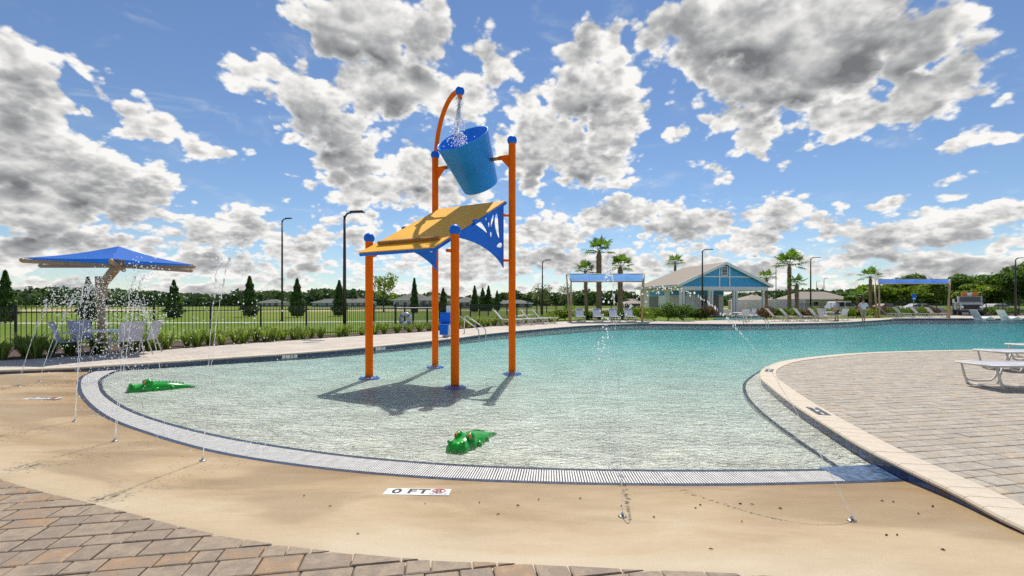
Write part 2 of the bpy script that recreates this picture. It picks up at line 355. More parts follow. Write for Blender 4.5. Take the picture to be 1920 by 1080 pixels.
M_BLUEWALL = mat('bright_blue_siding', (0.07, 0.43, 0.80), 0.6, var=0.06, scale=3)
M_ROOF = mat('tan_shingle', (0.34, 0.29, 0.235), 0.9, var=0.15, scale=14, bump=0.4, bscale=30)
M_ROOFG = mat('grey_shingle', (0.13, 0.125, 0.12), 0.9, var=0.15, scale=10, bump=0.3, bscale=20)
M_DOOR = mat('grey_door_paint', (0.21, 0.205, 0.19), 0.5, var=0.04)
M_GLASS = mat('dark_window_glass', (0.03, 0.035, 0.04), 0.06, var=0.1, spec=0.8)
M_BARK = mat('grey_brown_bark', (0.16, 0.12, 0.085), 0.95, var=0.3, scale=9, bump=0.8, bscale=25)
M_PALMBARK = mat('palm_bark', (0.36, 0.25, 0.16), 0.95, var=0.35, scale=12, bump=0.9, bscale=18)
L_CYP = leaf_mat('cypress_leaf', (0.035, 0.075, 0.016), (0.12, 0.22, 0.04), 0.42)
L_OAK = leaf_mat('oak_leaf', (0.04, 0.085, 0.016), (0.15, 0.26, 0.04), 0.45)
L_LIGHT = leaf_mat('light_leaf', (0.09, 0.15, 0.02), (0.27, 0.36, 0.045), 0.5)
L_PALE = leaf_mat('sparse_pale_leaf', (0.09, 0.11, 0.05), (0.22, 0.24, 0.11), 0.35)
L_FAR = leaf_mat('far_wood_leaf', (0.04, 0.075, 0.042), (0.09, 0.145, 0.065), 0.4)
L_PALM = leaf_mat('palm_leaf', (0.05, 0.11, 0.015), (0.16, 0.28, 0.035), 0.45)
L_GRASS = leaf_mat('tuft_blade', (0.09, 0.16, 0.025), (0.36, 0.44, 0.12), 0.45)
L_RED = leaf_mat('reddish_shrub_leaf', (0.07, 0.03, 0.02), (0.22, 0.12, 0.05), 0.3)

# ------------------------------------------------------------------ plan of the pool (metres, water level z = 0)
D = DECK
FAR = smooth_curve([(-30, 6.5), (-18, 8.9)] + [gp(x, y, D) for x, y in [(0, 694), (220, 683.5), (400, 672), (640, 655), (840, 635), (920, 625), (1000, 617.5), (1100, 610), (1210, 606.5), (1400, 607), (1560, 604.5), (1640, 600.5), (1690, 597.5), (1800, 597)]] + [(60, 45), (90, 45)], 0.15)
RIGHT = smooth_curve([(3.25, 0.6), (3.36, 2.2)] + [gp(x, y, D) for x, y in [(1920, 990), (1780, 917), (1640, 849), (1560, 803), (1480, 752), (1440, 721), (1425, 706), (1431, 690), (1470, 676), (1540, 667), (1620, 661), (1750, 657), (1920, 655)]] + [(26, 15.6), (60, 16)], 0.06)
GOUT = smooth_curve([gp(x, y) for x, y in [(225, 688), (180, 695), (152, 707), (145, 724), (156, 750), (200, 785), (300, 822), (420, 853), (600, 880), (800, 898), (1000, 907), (1200, 911), (1400, 911), (1650, 905)]] + [(4.3, 4.3)], 0.05)
GIN = smooth_curve([gp(x, y) for x, y in [(270, 687.5), (225, 694), (195, 708), (190, 720), (203, 743), (262, 776), (400, 815), (600, 848), (800, 868), (1000, 878), (1200, 882), (1400, 882), (1560, 880)]] + [(4.2, 4.62)], 0.05)
PAVE = smooth_curve([(-26, 13), (-16, 9.2), (-10, 6.9), (-6.6, 5.1)] + [gp(x, y, D) for x, y in [(0, 897), (200, 950), (400, 1000), (600, 1030), (780, 1048), (960, 1056), (1200, 1068), (1440, 1078)]] + [(2.4, 2.36), (4.4, 2.12), (8, 2.0)], 0.08)
def resample(c, n):
    s = np.concatenate([[0], np.cumsum(np.linalg.norm(np.diff(c, axis=0), axis=1))]); q = np.linspace(0, s[-1], n)
    return np.stack([np.interp(q, s, c[:, k]) for k in range(c.shape[1])], 1)
def dist_to(P, c):
    """distance of points to a polyline's vertices, with the index of the nearest"""
    P = np.atleast_2d(P); best = np.full(len(P), 1e9); idx = np.zeros(len(P), int)
    for k in range(0, len(P), 4000):
        dd = np.linalg.norm(P[k:k + 4000, None, :] - c[None], axis=2); idx[k:k + 4000] = dd.argmin(1); best[k:k + 4000] = dd.min(1)
    return best, idx
def side(P, c):
    """signed distance: positive on the left of the curve's direction"""
    b, i = dist_to(P, c); n = normals2(c); return ((np.atleast_2d(P) - c[i]) * n[i]).sum(1)

# --- apron of tan concrete, sloping down to the drain
def mat_concrete():
    m = bpy.data.materials.new('tan_concrete'); m.use_nodes = True; t = m.node_tree; g = NT(t); b = t.nodes['Principled BSDF']
    P = g.n('ShaderNodeNewGeometry').outputs['Position']
    a = g.noise(g.v('MULTIPLY', P, (0.55, 1.6, 1)), 1.1, 7, 0.62, 0.6); c = g.noise(g.v('MULTIPLY', P, (1, 3.0, 1)), 3.3, 7, 0.7)
    f = g.m('MULTIPLY_ADD', a, 0.75, g.m('MULTIPLY', c, 0.30))
    col = g.ramp(f, [(0.33, (0.32, 0.22, 0.10)), (0.47, (0.42, 0.305, 0.165)), (0.60, (0.48, 0.37, 0.22)), (0.75, (0.57, 0.48, 0.34))])
    at_ = g.n('ShaderNodeAttribute', attribute_name='stain'); dry = g.n('ShaderNodeAttribute', attribute_name='dry')
    big = g.noise(g.v('MULTIPLY', P, (0.5, 1.0, 1)), 0.9, 4, 0.55, 0.8)
    damp = g.m('MULTIPLY', g.rng(g.m('MULTIPLY_ADD', dry.outputs['Fac'], -0.30, big), 0.38, 0.56), 0.45)
    col = g.mix(g.m('MULTIPLY', dry.outputs['Fac'], g.rng(big, 0.30, 0.60, 0.85, 0.30)), col, (0.58, 0.49, 0.36, 1))
    col = g.mix(damp, col, (0.30, 0.195, 0.085, 1))
    col = g.mix(g.m('MULTIPLY', at_.outputs['Fac'], g.rng(a, 0.25, 0.65, 0.9, 0.45)), col, (0.27, 0.155, 0.05, 1))
    sp = g.noise(P, 210.0, 3, 0.7); col = g.mix(1.0, col, g.ramp(sp, [(0.3, (0.80, 0.79, 0.78)), (0.7, (1.08, 1.07, 1.06))]), 'MULTIPLY')
    g.put(b.inputs['Base Color'], col)
    g.put(b.inputs['Roughness'], g.rng(damp, 0.0, 0.5, 0.68, 0.36)); b.inputs['Specular IOR Level'].default_value = 0.4
    bn = g.n('ShaderNodeBump'); bn.inputs['Strength'].default_value = 0.35; bn.inputs['Distance'].default_value = 0.004
    g.put(bn.inputs['Height'], g.m('ADD', sp, g.m('MULTIPLY', c, 2.0))); g.put(b.inputs['Normal'], bn.outputs[0]); return m
n_ap = 220
ga = resample(np.vstack([[(-30, 8.0), (-16, 10.2)], [(-11.5, 10.75)], GOUT]), n_ap) if False else None
go_ = np.vstack([np.array([(-24, 7.8), (-16, 9.35), (-12, 10.15)]), GOUT])
go_s = resample(go_, n_ap); pv_s = resample(PAVE[(PAVE[:, 0] < 6)], n_ap)
# pair the two edges by arc position along the drain
dmin, idx = dist_to(go_s, PAVE); idx = np.maximum.accumulate(idx); pv_p = PAVE[idx].copy(); pv_p[-1] = (5.2, 2.05)
for k in range(3): pv_p[1:-1] = (pv_p[:-2] + pv_p[1:-1] * 2 + pv_p[2:]) / 4
rows = []; stain = []
for j in range(15):
    t = j / 14; z = 0.006 + (D - 0.004 - 0.006) * (min(1, t) ** 0.85)
    rows.append([(*(go_s[i] * (1 - t) + pv_p[i] * t), z) for i in range(n_ap)]); stain += [max(0.0, 1 - t / 0.42) ** 1.5] * n_ap
dv_ = pv_p - go_s; dv_ /= np.linalg.norm(dv_, axis=1)[:, None]; rows.append([(*(pv_p[i] + dv_[i] * 0.16), D - 0.032) for i in range(n_ap)]); stain += [0.0] * n_ap
ap = MB().grid(rows).build('concrete_apron', mat_concrete()); tag(ap, 'tan stained concrete apron sloping into the pool', kind='structure')
at_ = ap.data.attributes.new('stain', 'FLOAT', 'POINT'); at_.data.foreach_set('value', stain); at2_ = ap.data.attributes.new('dry', 'FLOAT', 'POINT'); at2_.data.foreach_set('value', [max(0.0, min(1.0, (j_ / 14 - 0.55) / 0.4)) for j_ in range(16) for _ in range(n_ap)])
# underlay so that no gap shows past the apron's edge
# --- paver field in front
def clip_poly(poly, p0, n):
    out = []; m = len(poly)
    for i in range(m):
        a, b = poly[i], poly[(i + 1) % m]; da = (a - p0).dot(n); db = (b - p0).dot(n)
        if da >= 0: out.append(a)
        if (da >= 0) != (db >= 0): out.append(a + (b - a) * (da / (da - db)))
    return out
def paver_shape(mb, poly, z0, z1, ch=0.007):
    """one stone with a worn, chamfered top edge"""
    n = len(poly); c = sum(poly, Vector((0, 0))) / n
    ins = [p + (c - p).normalized() * min(ch * 1.5, (c - p).length * 0.3) for p in poly]
    mb.add([(p.x, p.y, z0) for p in poly] + [(p.x, p.y, z1 - ch * 0.7) for p in poly] + [(p.x, p.y, z1) for p in ins],
           [tuple(range(2 * n, 3 * n))] + [(k, (k + 1) % n, n + (k + 1) % n, n + k) for k in range(n)] + [(n + k, n + (k + 1) % n, 2 * n + (k + 1) % n, 2 * n + k) for k in range(n)])
def lay_pavers(parent, material, ang, keep, bbox, near, limit, seed):
    """rows of mixed stones over bbox (in the rotated frame), cut where keep() says"""
    rr = random.Random(seed); ca, sa = math.cos(ang), math.sin(ang); cand = []
    v = bbox[2]; row = 0
    while v < bbox[3]:
        hgt = (0.14, 0.185)[row % 2]; u = bbox[0] + rr.random() * 0.2
        while u < bbox[1]:
            ln = rr.choice((0.14, 0.185, 0.185, 0.23, 0.28)); g_ = 0.0045
            q = [Vector((u + g_, v + g_)), Vector((u + ln - g_, v + g_)), Vector((u + ln - g_, v + hgt - g_)), Vector((u + g_, v + hgt - g_))]
            cand.append((q, ln, hgt)); u += ln
        v += hgt; row += 1
    W = [[Vector((p.x * ca - p.y * sa + rr.uniform(-.0015, .0015), p.x * sa + p.y * ca + rr.uniform(-.0015, .0015))) for p in q] for q, _, _ in cand]
    C = np.array([[sum(p.x for p in q) / 4, sum(p.y for p in q) / 4] for q in W])
    stones = []
    res = keep(C)
    for q, c, (s, p0, nn) in zip(W, C, res):
        if s < -0.22: continue
        if s < 0.24:
            q = clip_poly(q, p0, nn)
            if len(q) < 3: continue
            ar = abs(sum(q[i].x * q[(i + 1) % len(q)].y - q[(i + 1) % len(q)].x * q[i].y for i in range(len(q)))) / 2
            if ar < 0.0012: continue
        cc = sum(q, Vector((0, 0))) / len(q)
        stones.append((((cc.x - near[0]) ** 2 + (cc.y - near[1]) ** 2), q, cc))
    stones.sort(key=lambda a: a[0]); rest = MB()
    for k, (_, q, cc) in enumerate(stones):
        top = D + rr.uniform(-0.0025, 0.0025)
        if k < limit:
            mb = MB(); paver_shape(mb, [p - cc for p in q], -0.04, 0.0)
            o = mb.build('paver', material, parent); o.location = (cc.x, cc.y, top); o.rotation_euler = (rr.uniform(-.006, .006), rr.uniform(-.006, .006), 0)
        else: paver_shape(rest, q, D - 0.04, top)
    if rest.v: tag(rest.build('paver_field', material, parent), kind='stuff')
    return len(stones)
# ------------------------------------------------------------------ decks
def poly_sheet(name, pts, z, material):
    v = [Vector((x, y, 0)) for x, y in pts]; tris = mgeo.tessellate_polygon([v])
    mb = MB(); mb.add([(p.x, p.y, z) for p in v], [t if (v[t[1]] - v[t[0]]).cross(v[t[2]] - v[t[0]]).z > 0 else t[::-1] for t in tris]); return mb.build(name, material)
def brick_sheet_mat(name, c1, c2, mortar, ang):
    m = bpy.data.materials.new(name); m.use_nodes = True; t = m.node_tree; g = NT(t); b = t.nodes['Principled BSDF']
    P = g.n('ShaderNodeNewGeometry').outputs['Position']; mp = g.n('ShaderNodeMapping'); mp.inputs['Rotation'].default_value = (0, 0, -ang); g.put(mp.inputs[0], P)
    br = g.n('ShaderNodeTexBrick'); g.put(br.inputs['Vector'], mp.outputs[0]); br.inputs['Scale'].default_value = 1.0
    br.inputs['Brick Width'].default_value = 0.23; br.inputs['Row Height'].default_value = 0.18; br.inputs['Mortar Size'].default_value = 0.006; br.inputs['Bias'].default_value = 0.0
    br.inputs['Color1'].default_value = (*c1, 1); br.inputs['Color2'].default_value = (*c2, 1); br.inputs['Mortar'].default_value = (*mortar, 1)
    n = g.noise(P, 0.9, 6, 0.65); c = g.mix(1.0, br.outputs['Color'], g.ramp(n, [(0.3, (0.80, 0.79, 0.78)), (0.7, (1.1, 1.09, 1.08))]), 'MULTIPLY')
    g.put(b.inputs['Base Color'], c); b.inputs['Roughness'].default_value = 0.8
    bn = g.n('ShaderNodeBump'); bn.inputs['Strength'].default_value = 0.4; bn.inputs['Distance'].default_value = 0.004; g.put(bn.inputs['Height'], br.outputs['Fac']); bn.invert = True
    g.put(b.inputs['Normal'], bn.outputs[0]); return m
PANG = R(10)
M_FARDECK = brick_sheet_mat('far_paver_deck', (0.57, 0.50, 0.42), (0.48, 0.42, 0.355), (0.30, 0.26, 0.22), PANG)
fd_base = [(-30, -40)] + [tuple(p) for p in PAVE if p[0] < 8] + [(8, 2.0), (8, -40)]
fd = poly_sheet('front_deck', fd_base, D - 0.014, M_JOINT); tag(fd, 'brown tumbled paver deck in front of the concrete apron', kind='structure')
def keep_front(C):
    b, i = dist_to(C, PAVE); n = normals2(PAVE); s = -((C - PAVE[i]) * n[i]).sum(1)
    return [(s[k], Vector(PAVE[i[k]]), Vector(-n[i[k]])) for k in range(len(C))]
n1 = lay_pavers(fd, M_PAVL, PANG, keep_front, (-6.6, 3.9, 1.3, 6.2), (-1.6, 2.9), 300, 11)
nR = normals2(RIGHT); RIN = RIGHT - nR * 0.30
rd_poly = [tuple(p) for p in RIN if p[0] < 60] + [(60, -8), (3.55, -8)]
rd = poly_sheet('right_deck', rd_poly, D - 0.014, M_JOINT); tag(rd, 'sand coloured paver deck with loungers beside the pool', kind='structure')
def keep_right(C):
    b, i = dist_to(C, RIN); n = normals2(RIN); s = -((C - RIN[i]) * n[i]).sum(1)
    return [(s[k], Vector(RIN[i[k]]), Vector(-n[i[k]])) for k in range(len(C))]
n2 = lay_pavers(rd, M_PAVR, PANG, keep_right, (3.2, 20.5, -1.0, 14.2), (4.2, 4.0), 300, 12)
rs = MB()
# far deck
BED = smooth_curve([(-60, -2), (-30, 6.9), (-18, 10.6)] + [gp(x, y, D) for x, y in [(0, 676), (155, 665), (285, 658), (400, 648.5), (684, 629), (809, 621), (915, 612.5), (1000, 606), (1080, 602), (1200, 600.8), (1325, 601), (1345, 596), (1430, 595), (1450, 599), (1640, 596.5), (1760, 592), (1920, 591)]] + [(95, 56)], 0.25)
FARO = FAR + normals2(FAR) * 0.28
far_poly = [tuple(p) for p in FARO] + [tuple(p) for p in BED[::-1]]
fdk = MB(); nn = 400
fa, be = resample(FARO, nn), resample(BED, nn)
dm, ii = dist_to(fa, BED); ii = np.maximum.accumulate(ii); be = BED[ii]
fdk.sheet([(x, y, D) for x, y in fa], [(x, y, D) for x, y in be]); fdo = fdk.build('far_deck', M_FARDECK); tag(fdo, 'pale paver deck along the far side of the pool', kind='structure')

# ------------------------------------------------------------------ lawn, beds, walks
def lawn_mat():
    m = bpy.data.materials.new('mown_lawn'); m.use_nodes = True; t = m.node_tree; g = NT(t); b = t.nodes['Principled BSDF']
    P = g.n('ShaderNodeNewGeometry').outputs['Position']
    a = g.noise(P, 0.045, 5, 0.6); c = g.noise(g.v('MULTIPLY', P, (1, 0.35, 1)), 1.3, 6, 0.7)
    col = g.ramp(g.m('MULTIPLY_ADD', a, 0.7, g.m('MULTIPLY', c, 0.4)), [(0.36, (0.065, 0.125, 0.010)), (0.52, (0.115, 0.185, 0.014)), (0.64, (0.17, 0.21, 0.022)), (0.78, (0.25, 0.22, 0.06))])
    g.put(b.inputs['Base Color'], col); b.inputs['Roughness'].default_value = 0.85; b.inputs['Specular IOR Level'].default_value = 0.15
    bn = g.n('ShaderNodeBump'); bn.inputs['Strength'].default_value = 0.9; bn.inputs['Distance'].default_value = 0.05; g.put(bn.inputs['Height'], g.noise(P, 9.0, 4, 0.7)); g.put(b.inputs['Normal'], bn.outputs[0]); return m
G = 0.085
lawn = poly_sheet('lawn', [(-2500, -60), (-60, -2.1)] + [tuple(p) for p in BED] + [(2500, 50), (2500, 3500), (-2500, 3500)], G, lawn_mat()); tag(lawn, 'bright green mown lawn reaching to the horizon', kind='structure')
FENCE = smooth_curve([(-30, 7.5), (-16.2, 15.2), (-13.6, 17.7), (-12.0, 19.2), (-10.5, 20.4), (-8.0, 22.4), (-6.3, 26), (-5.2, 29.5), (-3.3, 36), (-1.0, 42), (2.8, 48), (8, 54), (14, 57)], 0.05)
M_MULCH = mat('brown_mulch', (0.10, 0.06, 0.04), 0.95, var=0.35, scale=14, bump=1.0, bscale=30)
n_b = 240; be2 = BED[(BED[:, 0] > -30) & (BED[:, 0] < 5)]; dm, ii = dist_to(be2, FENCE); ii = np.maximum.accumulate(ii); fe2 = FENCE[ii]
mu = MB().sheet([(x, y, D - 0.012) for x, y in be2], [(x, y, G + 0.012) for x, y in fe2 + np.array([-0.25, 0.35])]).build('planting_bed', M_MULCH); tag(mu, 'brown mulch bed along the black fence', kind='structure')
M_WALK = mat('pale_walk', (0.55, 0.52, 0.47), 0.85, var=0.1, scale=2); M_SOIL = mat('sandy_soil', (0.50, 0.37, 0.22), 0.95, var=0.2, scale=0.15)
wk = smooth_curve([(-60, 33), (-26, 35), (-15, 36.5), (-6, 39), (-1, 46), (3, 62)], 0.8); nw = normals2(wk)
tag(MB().sheet([(x, y, G + 0.006) for x, y in wk], [(x, y, G + 0.006) for x, y in wk + nw * 1.5]).build('footpath', M_WALK), 'pale footpath crossing the lawn behind the fence', kind='structure')
so = smooth_curve([(-260, 92), (-120, 88), (-50, 84), (0, 92), (60, 120), (120, 150)], 4); ns_ = normals2(so)
wv = 16 + 9 * np.sin(np.arange(len(so)) * 0.35)
tag(MB().sheet([(x, y, G + 0.006) for x, y in so], [(x, y, G + 0.006) for x, y in so + ns_ * wv[:, None]]).build('bare_soil_strip', M_SOIL), 'strip of bare sandy soil across the far lawn', kind='structure')
M_ASPH = mat('asphalt', (0.055, 0.055, 0.058), 0.85, var=0.15, scale=3)
tag(poly_sheet('parking_lot', [(34, 58), (110, 60), (130, 96), (36, 90)], G + 0.006, M_ASPH), 'asphalt car park behind the right hand fence', kind='structure')
tag(poly_sheet('building_slab', [(19.2, 50.2), (33, 55.5), (28, 70), (13, 66)], D + 0.004, mat('slab_concrete', (0.50, 0.45, 0.39), 0.8, var=0.08)), 'concrete slab under the pool house', kind='structure')

# ------------------------------------------------------------------ pool floor and water
def floor_mat():
    m = bpy.data.materials.new('caustic_flecked_plaster'); m.use_nodes = True; t = m.node_tree; g = NT(t); b = t.nodes['Principled BSDF']
    P = g.n('ShaderNodeNewGeometry').outputs['Position']
    n1 = g.noise(P, 1.2, 5, 0.6); n2 = g.noise(P, 26.0, 5, 0.75, 0.4)
    col = g.ramp(g.m('MULTIPLY_ADD', n1, 0.35, g.m('MULTIPLY', n2, 0.65)), [(0.36, (0.40, 0.385, 0.32)), (0.5, (0.58, 0.56, 0.48)), (0.64, (0.80, 0.78, 0.69))])  # pale flecks painted into the plaster stand in for sunlight focused by ripples
    g.put(b.inputs['Base Color'], col); b.inputs['Roughness'].default_value = 0.8; return m
xs = np.concatenate([np.linspace(-14, 18, 129), np.linspace(19, 95, 50)]); ys = np.concatenate([np.linspace(3.6, 20, 83), np.linspace(20.8, 50, 40)])
XX, YY = np.meshgrid(xs, ys); PP = np.stack([XX.ravel(), YY.ravel()], 1); s_, _ = dist_to(PP, GIN[::4])
def depth(s): return 0.016 + 0.016 * np.minimum(s, 6) + 0.20 * np.clip((s - 5.0) / 16, 0, 1) ** 1.2
zz = -depth(s_)
rws = [[(XX[i, j], YY[i, j], zz[i * len(xs) + j]) for j in range(len(xs))] for i in range(len(ys))]
tag(MB().grid(rws).build('pool_floor', floor_mat()), 'pale plaster pool floor with painted ripple light flecks', kind='structure')
def floor_z(x, y): return -float(depth(dist_to(np.array([[x, y]]), GIN)[0])[0])
def water_mat():
    m = bpy.data.materials.new('pool_water'); m.use_nodes = True; t = m.node_tree; g = NT(t); t.nodes.remove(t.nodes['Principled BSDF']); out = t.nodes['Material Output']
    P = g.n('ShaderNodeNewGeometry').outputs['Position']
    a = g.noise(g.v('MULTIPLY', P, (1.0, 1.5, 1)), 5.0, 3, 0.6, 0.8); c = g.noise(P, 17.0, 3, 0.6, 0.4); e = g.noise(g.v('MULTIPLY', P, (1.0, 1.4, 1)), 1.7, 2, 0.5, 0.4)
    hgt = g.m('ADD', g.m('MULTIPLY', a, 1.5), g.m('MULTIPLY_ADD', c, 0.50, g.m('MULTIPLY', e, 1.5)))
    bn = g.n('ShaderNodeBump'); bn.inputs['Strength'].default_value = 1.0; bn.inputs['Distance'].default_value = 0.05; g.put(bn.inputs['Height'], hgt)
    fr = g.n('ShaderNodeFresnel'); fr.inputs['IOR'].default_value = 1.33; g.put(fr.inputs['Normal'], bn.outputs[0])
    gl = g.n('ShaderNodeBsdfGlossy'); gl.inputs['Roughness'].default_value = 0.15; g.put(gl.inputs['Normal'], bn.outputs[0])
    tr = g.n('ShaderNodeBsdfTransparent'); tr.inputs[0].default_value = (0.97, 0.99, 0.99, 1)
    mx = g.n('ShaderNodeMixShader'); g.put(mx.inputs[0], g.m('MULTIPLY', fr.outputs[0], 0.9)); g.put(mx.inputs[1], tr.outputs[0]); g.put(mx.inputs[2], gl.outputs[0])
    g.put(out.inputs['Surface'], mx.outputs[0])
    va = g.n('ShaderNodeVolumeAbsorption'); va.inputs['Color'].default_value = (0.08, 0.78, 0.83, 1); va.inputs['Density'].default_value = 0.60
    g.put(out.inputs['Volume'], va.outputs[0]); return m
wt = MB().box((40, 27.5, -0.9), (112, 47.2, 1.8)); tag(wt.build('pool_water', water_mat()), 'rippled clear turquoise pool water', kind='structure')

# ------------------------------------------------------------------ coping, waterline tile, drain
CT = D + 0.006
PROF = [(0.30, CT), (0.040, CT), (0.014, CT - 0.008), (0.002, CT - 0.024), (0.006, CT - 0.042), (0.022, CT - 0.052), (0.30, CT - 0.052)]
def stations(c, step, lo, hi):
    s = np.concatenate([[0], np.cumsum(np.linalg.norm(np.diff(c, axis=0), axis=1))]); q = np.arange(lo, min(hi, s[-1]), step)
    n = normals2(c); P_ = np.stack([np.interp(q, s, c[:, k]) for k in range(2)], 1); N_ = np.stack([np.interp(q, s, n[:, k]) for k in range(2)], 1); return P_, N_ / np.linalg.norm(N_, axis=1)[:, None]
def coping_piece(mb, p0, n0, p1, n1, sgn, gap, org=(0, 0)):
    t = (p1 - p0) / np.linalg.norm(p1 - p0); rows = []
    for p, n in ((p0 + t * gap, n0), (p1 - t * gap, n1)):
        rows.append([(p[0] + sgn * n[0] * o - org[0], p[1] + sgn * n[1] * o - org[1], z) for o, z in PROF])
    m = len(PROF); mb.add(rows[0] + rows[1], [(k, k + 1, m + k + 1, m + k) for k in range(m - 1)] + [tuple(range(m)), tuple(reversed(range(m, 2 * m)))])
cop = empty('pool_coping', (0, 0, 0)); tag(cop, 'cream bullnose coping stones edging the sand paver deck', kind='structure')
Ps, Ns = stations(RIGHT, 0.18, 0.1, 60)
lim = 0; rest = MB()
for k in range(len(Ps) - 1):
    if k < 170:
        mb = MB(); c = (Ps[k] + Ps[k + 1]) / 2; coping_piece(mb, Ps[k], Ns[k], Ps[k + 1], Ns[k + 1], -1, 0.0022, c)
        o = mb.build('coping_stone', M_COPE, cop); o.location = (c[0], c[1], random.uniform(-.001, .001))
    else: coping_piece(rest, Ps[k], Ns[k], Ps[k + 1], Ns[k + 1], -1, 0.0022)
tag(rest.build('coping_run', M_COPE, cop), kind='stuff')
tl = empty('waterline_tile', (0, 0, 0)); tag(tl, 'band of glossy blue tiles under the cream coping', kind='structure')
Pt, Nt = stations(RIGHT - nR * 0.020, 0.152, 0.1, 60); rest = MB(); grout = MB()
M_TILEV = [mat('blue_glazed_tile_%s' % w_, c, 0.14, var=0.55, scale=16, col2=c2) for w_, c, c2 in (('deep', (0.02, 0.05, 0.16), (0.012, 0.022, 0.06)), ('mid', (0.035, 0.10, 0.30), (0.015, 0.03, 0.09)), ('slate', (0.05, 0.075, 0.13), (0.02, 0.03, 0.06)))]
for k in range(len(Pt) - 1):
    p, q = Pt[k], Pt[k + 1]; t = (q - p) / np.linalg.norm(q - p); c = (p + q) / 2; n = Nt[k]; m_ = MB()
    tgt = m_ if k < 110 else rest; off = c if k < 110 else np.zeros(2); a, b = p + t * .002 - off, q - t * .002 - off
    zt, zb = CT - 0.054, -0.075
    tgt.add([(a[0], a[1], zb), (b[0], b[1], zb), (b[0], b[1], zt), (a[0], a[1], zt)] + [(x - n[0] * .02, y - n[1] * .02, z) for (x, y), z in ((a, zb), (b, zb), (b, zt), (a, zt))],
            [(0, 1, 2, 3), (3, 2, 6, 7), (0, 4, 5, 1), (0, 3, 7, 4), (1, 5, 6, 2)])
    if k < 110: o = m_.build('tile', random.choice(M_TILEV), tl); o.location = (c[0], c[1], 0)
tag(rest.build('tile_run', M_TILE, tl), kind='stuff')
RW = RIGHT - nR * 0.030
tag(MB().sheet([(x, y, -0.02) for x, y in RW[::2]], [(x, y, CT - 0.05) for x, y in RW[::2]]).build('tile_backing', mat('grey_grout', (0.30, 0.29, 0.28), 0.9), tl))
tag(MB().sheet([(x, y, -1.6) for x, y in RW[::3]], [(x, y, -0.02) for x, y in RW[::3]]).build('pool_wall', mat('pool_wall_plaster', (0.62, 0.62, 0.56), 0.8), tl))
# far side
fc = MB(); nF = normals2(FAR); rows = [[(FAR[i][0] + nF[i][0] * o, FAR[i][1] + nF[i][1] * o, z) for i in range(0, len(FAR), 2)] for o, z in PROF]
fc.grid(rows); tag(fc.build('far_coping', M_COPE), 'cream coping along the far pool edge', kind='structure')
FW = FAR + nF * 0.022
ft = MB().sheet([(x, y, CT - 0.053) for x, y in FW[::2]], [(x, y, -0.10) for x, y in FW[::2]]).build('far_waterline_tile', M_TILE); tag(ft, 'dark blue waterline tile along the far pool edge', kind='structure')
tag(MB().sheet([(x, y, -0.10) for x, y in FW[::2]], [(x, y, -1.6) for x, y in FW[::2]]).build('far_pool_wall', MATS['pool_wall_plaster']), 'plastered far pool wall', kind='structure')
# submerged ledge with its blue edge line
L1 = smooth_curve([gp(x, y, -0.03) for x, y in [(1600, 900), (1560, 876), (1480, 820), (1420, 772), (1394, 738), (1400, 713), (1445, 690)]] + [(8.4, 12.9), (10.5, 13.6)], 0.08)
nL = normals2(L1); dm, ii = dist_to(L1, RW); ii = np.maximum.accumulate(ii)
lg = MB().sheet([(x, y, -0.012) for x, y in L1], [(x, y, -0.012) for x, y in RW[ii]]).sheet([(x, y, -0.4) for x, y in L1], [(x, y, -0.012) for x, y in L1])
lgo = lg.build('pool_ledge', floor_mat()); tag(lgo, 'shallow underwater ledge following the sand paver deck', kind='structure')
MB().sheet([(x, y, -0.009) for x, y in L1], [(x, y, -0.009) for x, y in L1 - nL * 0.055]).build('edge_tile_line', M_TILEB, lgo)
# drain
gr = empty('drain_grate', (0, 0, 0)); tag(gr, 'curved white slotted drain grate between two dark blue tile lines', 'drain')
nG = normals2(GOUT); nI = normals2(GIN)
m_st = 1100; go2 = resample(GOUT, m_st); dm, ii = dist_to(go2, GIN); ii = np.maximum.accumulate(ii)
gi2 = GIN[ii].copy()
for k in range(12): gi2[1:-1] = (gi2[:-2] + gi2[1:-1] * 2 + gi2[2:]) / 4
slats = MB(); seg = np.linalg.norm(np.diff(go2, axis=0), axis=1).mean(); s_tot = seg * m_st
nsl = int(s_tot / 0.0245); qs = np.linspace(0, m_st - 1, nsl)
for q in qs:
    i = int(q); f = q - i; j = min(i + 1, m_st - 1); a = go2[i] * (1 - f) + go2[j] * f; b = gi2[i] * (1 - f) + gi2[j] * f
    if a[0] > 3.02: continue
    dv = b - a; L = np.linalg.norm(dv); 
    if L < 0.05: continue
    dv /= L; a2 = a + dv * 0.05; b2 = b - dv * 0.05
    slats.bar((*a2, -0.002), (*b2, -0.002), 0.0145, 0.016)
tag(slats.build('slat_run', M_GRATE, gr), 'white plastic grate slats', kind='stuff')
sel = np.arange(0, m_st, 5)
MB().sheet([(x, y, -0.013) for x, y in go2[sel]], [(x, y, -0.013) for x, y in gi2[sel]]).build('channel_bed', M_DARK, gr)
def band(c1, c2, w0, w1, z): 
    d_ = c2 - c1; d_ /= np.linalg.norm(d_, axis=1)[:, None] + 1e-9
    return MB().sheet([(x, y, z) for x, y in c1 + d_ * w0], [(x, y, z) for x, y in c1 + d_ * w1])
band(go2[sel], gi2[sel], -0.012, 0.045, 0.0085).build('outer_tile_line', M_TILEB, gr)
band(gi2[sel], go2[sel], -0.012, 0.042, 0.0045).build('inner_tile_line', M_TILEB, gr)
tp = [(2.97, 4.55), (2.99, 4.16), (3.30, 4.17), (3.62, 4.22), (3.62, 4.64)]
MB().add([(x, y, 0.0065) for x, y in tp], [(0, 1, 2, 3, 4)]).build('tile_patch', mat('blue_floor_tile', (0.07, 0.13, 0.24), 0.25, var=0.4, scale=18), gr)

